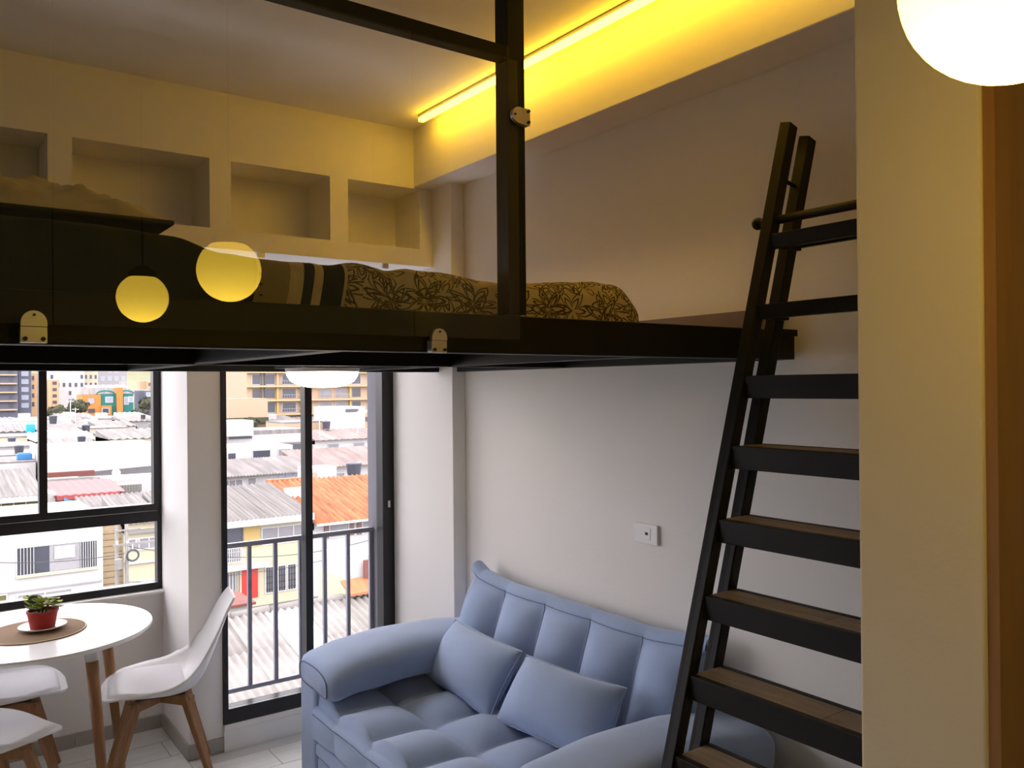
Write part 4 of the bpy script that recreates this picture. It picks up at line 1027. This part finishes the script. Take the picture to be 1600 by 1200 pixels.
# --- apartment building with balconies
A0, A1, AY = 54.3, 84.0, 165
ap = House('apartment_building', 'beige apartment building with long balconies and wide dark windows', 'building', A0, A1, AY, 14, 18.0, PLB)
fl = [-6.2 + 2.85 * k for k in range(8)]
cols = [(55.4, 57.0, WIND), (58.1, 60.0, WIND), (61.6, 64.4, WIND), (66.8, 67.3, WIND), (69.5, 72.3, WINM), (73.2, 75.8, WINM), (77.0, 79.0, WIND), (80.6, 82.6, WIND)]
for i, z in enumerate(fl):
    bx(A0 - .1, A1, AY - 1.3, AY, z - .25, z + .12).build('balcony_slab', PLP, ap.t)
    for (a, b, m_) in cols:
        ap.win(a, b, z + .35, z + 2.3, m_, PLW if i % 2 else PLP, w=0.12)
    for (a, b) in ((60.6, 65.2), (69.2, 76.2)):
        rl = MB(); rl.box(a, b, AY - 1.28, AY - 1.22, z + 1.0, z + 1.08)
        for k in range(int((b - a) / .5) + 1): rl.box(a + .5 * k, a + .5 * k + .05, AY - 1.28, AY - 1.22, z + .1, z + 1.0)
        rl.build('balcony_rail', PGREY, ap.t)
    for a in (60.4, 65.4, 76.4): bx(a - .2, a + .2, AY - .6, AY, z + .12, z + 2.6).build('pier', PLY if i < 3 else PLP, ap.t)
for a in (57.2, 57.9): bx(a - .12, a + .12, AY - .4, AY, -6, 18).build('pipe', WIND, ap.t)

# --- far buildings
t = House('orange_building', 'orange and teal building among the trees', 'building', 39.2, 43.9, 260, 10, 0.55, PLO)
t.box('teal_wall', PLG, 43.9, 52.6, 260.5, 270, G, 0.75); t.box('stair_tower', PLO, 48.0, 49.6, 259.5, 264, G, 2.5); t.box('lower_wing', PLO, 43.9, 46.6, 259.3, 260.5, G, -2.6)
m_ = MB(); m_.hexa([(39.0, 262, 0.6), (53, 262, 0.8), (52, 272, 0.8), (40, 272, 0.6)], [(41.0, 264, 2.4), (52.0, 264, 2.6), (51.5, 272, 3.4), (41.5, 272, 3.4)]); m_.build('roof', RGREY2, t.t)
for k in range(2):
    x = 45.2 + k * 5.2; m_ = MB()
    m_.tube([(x + 2.3 * math.cos(PI * q / 10), 260.3, 0.75 + 0.9 * math.sin(PI * q / 10)) for q in range(11)], 0.22, 8); m_.build('arch', PLG, t.t)
for (a, b, c, d) in ((40.6, 42.2, -1.9, -0.4), (40.6, 42.4, -4.6, -3.4), (44.2, 45.8, -4.8, -3.4), (45.3, 47.0, -1.6, -0.2), (50.2, 51.2, -2.3, -0.3), (51.5, 52.4, -1.6, -0.2)):
    t.Y = 259.2 if (a > 44 and d < -3) else (260.5 if a > 44 else 260); t.win(a, b, c, d, WINL if d > -1 else WIND, WFR if a > 44 else PLO, w=0.15)
def block(x0, x1, Y, z1, wall, label, nx, nz, zb=-4.0, pane=WIND, frame=PLW, group=None, name='far_apartment_block', frac=0.5, skip=0.0, slab=None):
    h = House(name, label, 'building', x0, x1, Y, 14, z1, wall, group)
    st = (x1 - x0) / nx; fh = (z1 - zb) / nz
    for i in range(nx):
        for k in range(nz):
            if rnd.random() < skip: continue
            a = x0 + st * (i + (1 - frac) / 2); h.win(a, a + st * frac, zb + fh * (k + .25), zb + fh * (k + .75), pane, frame, w=0.12)
    if slab:
        for k in range(nz):
            bx(x0 + st * .1, x1 - st * .1, Y - 1.2, Y, zb + fh * k - .2, zb + fh * k + .25).build('balcony_slab', slab, h.t)
    h.flat(PLW, .3); return h
block(47.0, 60.5, 395, 30, PLW, 'white apartment block with scattered dark windows', 6, 10, -4.4, WIND, PLW, frac=0.45, skip=0.3)
block(60.8, 66.5, 400, 26, PLC, 'cream apartment slab beside the white block', 3, 9, -4.0, WIND, PLW, frac=0.45, skip=0.3)
block(54.0, 60.0, 300, 0.9, PLP, 'low peach building left of the orange building', 2, 2, -4, WIND, PLW, skip=0.5, name='low_block'); block(44.5, 47.5, 370, 6, PLP, 'narrow peach block beside the white apartments', 1, 4, -4, WIND, PLP)
block(21.5, 30.0, 330, 34, DGREY, 'dark grey tower with pale balcony slabs, left of the pair', 2, 13, -4.6, WIND, DGREY, slab=PLP, frac=0.3)
block(30.6, 34.4, 335, 12, DGREY, 'dark grey tower with white panels, beside the taller one', 1, 6, -4.6, WINL, PLW, frac=0.5)
block(35.0, 39.0, 345, 8, PLP, 'pinkish tower right of the dark grey pair', 2, 4, -4.6, WIND, PLP, frac=0.4)
block(39.3, 42.6, 380, 7.7, PLB, 'slim beige block behind the mullion', 1, 4, -3.8, WIND, PLC)
block(66, 84, 430, 13, PGREY, 'pale blue-grey building above the orange one', 6, 4, -2, WINL, PLW, name='far_office', skip=0.2)
block(94, 108, 436, 6, PLP, 'far peach building at the right edge of the window', 4, 3, -3, WIND, PLP, name='far_office')
block(56.0, 62.0, 262, 1.6, DGREY, 'grey glass building right of the orange one', 3, 2, -3, WINL, PLW, name='low_block')
block(140, 158, 480, 18, PLP, 'far salmon building seen through the balcony door', 4, 5, -3, WIND, PLW, name='far_office')
block(78, 86, 235, 3.0, PGREY, 'grey house beside the green tree', 3, 2, -3, WIND, PLW, name='low_block')

def tree(x, y, r, hh, m, label, squash=0.75):
    t = thing('tree', (x, y, G), label, 'tree', None)
    MB().tube([(x, y, G), (x, y, G + hh * .7)], 0.35, 8, 0.2).build('trunk', BARK, t)
    b = MB()
    for k in range(1400):
        th, ph = rnd.uniform(0, 2 * PI), math.acos(rnd.uniform(-0.7, 1)); lump = 0.80 + 0.22 * math.sin(3 * th + x) * math.sin(4 * ph) + rnd.uniform(-.14, .06)
        d = Vector((math.cos(th) * math.sin(ph), math.sin(th) * math.sin(ph), math.cos(ph) * squash)) * r * lump
        c = Vector((x, y, G + hh - r * squash)) + d; n_ = (d.normalized() + Vector((rnd.uniform(-.6, .6), rnd.uniform(-.6, .6), rnd.uniform(-.6, .6)))).normalized()
        a = n_.orthogonal().normalized(); e = n_.cross(a); s_ = r * rnd.uniform(.07, .14)
        b.add([c - a * s_, c + e * s_ * .7, c + a * s_, c - e * s_ * .7], [(0, 1, 2, 3)])
    def core(u, v):
        th, ph = 2 * PI * u, PI * v
        return (x + r * .74 * math.cos(th) * math.sin(ph), y + r * .74 * math.sin(th) * math.sin(ph), G + hh - r * squash + r * .74 * squash * math.cos(ph))
    b.grid(core, 20, 12, close_u=True, flip=True)
    o = b.build('crown', m, t); o['kind'] = 'stuff'
tree(30.2, 238, 3.4, 11.5, TREEM, 'dull olive tree left of the orange building, leftmost'); tree(36.0, 246, 2.9, 12.8, TREEM, 'dull olive tree touching the orange building')
tree(44.0, 236, 2.6, 9.0, TREEY, 'yellow-green bush in front of the orange building'); tree(49.6, 240, 2.8, 10.0, TREEM, 'olive tree before the teal wall')
tree(54.0, 248, 2.9, 13.2, TREEM, 'tall olive tree at the right edge of the window'); tree(59.6, 246, 2.6, 11.5, TREEM, 'olive tree hidden behind the window frame')
tree(72.6, 230, 4.0, 18.5, TREEG, 'dark green tree left of the balcony apartments', 1.2); tree(65.4, 236, 2.8, 14.0, TREEG, 'smaller green tree beside the dark green one', 1.0)
tree(82, 470, 8, 27, TREEY, 'yellow-green tree on the rise behind the orange building'); tree(112, 475, 7, 26, TREEY, 'second yellow-green tree on the rise farther right')
tree(48.5, 146.5, 2.0, 10.0, TREEM, 'low dry shrub under the beige boundary building', 0.5)
def mast(x, y, z0, z1, label):
    t = thing('antenna', (x, y, z0), label, 'antenna')
    MB().tube([(x, y, z0), (x, y, z1)], 0.06, 6).build('mast', BARW, t); bx(x - .5, x + .5, y - .04, y + .04, z1 - .3, z1 - .2).build('arm', BARW, t)
mast(20.6, 148, -4.6, -0.6, 'thin white rooftop antenna, the taller of two by the olive tree'); mast(21.3, 148, -4.6, -1.9, 'thin white rooftop antenna, the shorter of two by the olive tree')
mast(46.8, 111, -5, -2.2, 'thin roof antenna on the pinkish roof'); mast(52.6, 111, -5, -1.6, 'thin roof antenna beside the white cube')

# --- the rows beyond: plain roofs, one house after another, wherever nothing else stands
FOOT += [(o.location.x - 4.5, o.location.x + 4.5, o.location.y - 4.5, o.location.y + 4.5) for o in list(bpy.data.objects) if o.name.startswith('tree') and o.parent is None]
def free(x0, x1, y0, y1): return all(x1 < a - .05 or x0 > b + .05 or y1 < c - .1 or y0 > d + .1 for a, b, c, d in FOOT)
ORD = ['first', 'second', 'third', 'fourth', 'fifth', 'sixth', 'seventh', 'eighth', 'ninth', 'tenth', 'eleventh', 'twelfth', 'thirteenth']
WN = {PLW.name: 'white', PLC.name: 'cream', PGREY.name: 'grey'}; RN = {RGREY2.name: 'weathered grey', RLIGHT.name: 'pale', RGREY.name: 'grey'}
def plain(x0, x1, Y, d, z1, roof, wall, rise, label, name='row_house', group='rows of roofs beyond the street', wins=2):
    h = House(name, label, 'house', x0, x1, Y, d, z1, wall, group)
    if rise: h.slope(roof, z1 + .05, z1 + rise, run=d * .95, over=0.3, pitch=0.9, amp=0.10, side=0.0)
    else: h.flat(roof, 0.2, 0.03)
    st = (x1 - x0) / (wins + 0.001)
    for k in range(wins):
        a = x0 + st * (k + .3); h.win(a, a + st * .4, z1 - 1.6, z1 - .6, [WIND, WINM, WINL][rnd.randrange(3)], WFR, w=0.08)
    return h
plain(12.2, 19.6, 168, 9, -3.6, RBLUE, PLW, 0, 'low building with a pale blue flat roof by the window mullion', group=None, name='blue_roof_house')
rows = [(105, 9, -5.0), (116, 10, -4.9), (128.5, 10, -5.3), (140, 10, -4.9), (152, 10, -4.6), (164, 11, -4.7), (178, 13, -4.6), (194, 14, -4.5), (212, 16, -4.6)]
ROWS = []
for ri, (Y, d, zb) in enumerate(rows):
    x = Y * 0.055; n = 0
    while x < Y * 0.52:
        w = rnd.uniform(5.0, 8.5)
        if 0.20 * Y < x < 0.29 * Y and Y > 60: x += 1.0; continue       # hidden behind the column
        if not free(x, x + w - .12, Y, Y + d): x += 0.8; continue
        if Y > 160 and x > 0.29 * Y: break                               # the apartments hide the rest
        wl = [PLW, PLW, PLC, PGREY][rnd.randrange(4)]; rf = [RGREY2, RGREY2, RGREY, RLIGHT, RGREY][rnd.randrange(5)]; rs = rnd.choice([0, 0.7, 0.9, 0.8])
        hh = plain(x, x + w - 0.12, Y, d, zb + rnd.uniform(-.7, .4), rf, wl, rs,
                   '%s house with %s %s roof, %s from left in %s plain row' % (WN[wl.name], 'pitched' if rs else 'flat', RN[rf.name], ORD[min(n, 12)], ORD[ri]))
        FOOT.append((x, x + w, Y, Y + d))
        if rnd.random() < 0.3: hh.box('roof_hut', PLW, x + 1, x + 3, Y + 3, Y + 6, hh.z1, hh.z1 + 1.3)
        if rnd.random() < 0.25: tank(x + 4, Y + 2, hh.z1 + (0.25 if not rs else 0.45), 0.5, 0.9, TANKB, 'small black water tank on the %s roof of the %s plain row' % (ORD[min(n, 12)], ORD[ri]))
        x += w; n += 1
        ROWS.append((x - w, x - .12, Y, d, hh.z1, rs))
def roof_at(x, y):
    for a, b, Y, d, z1, rs in ROWS:
        if a - .3 < x < b + .3 and Y - .4 < y < Y + d + .3: return z1 + (0.2 if not rs else 0.19 + rs * (y - Y + .6) / (d * .95 + .3))
for o in list(bpy.data.objects):
    if o.parent is None and o.name.startswith(('water_tank', 'antenna')):
        z = roof_at(o.location.x, o.location.y)
        if z is not None: o.location.z = z
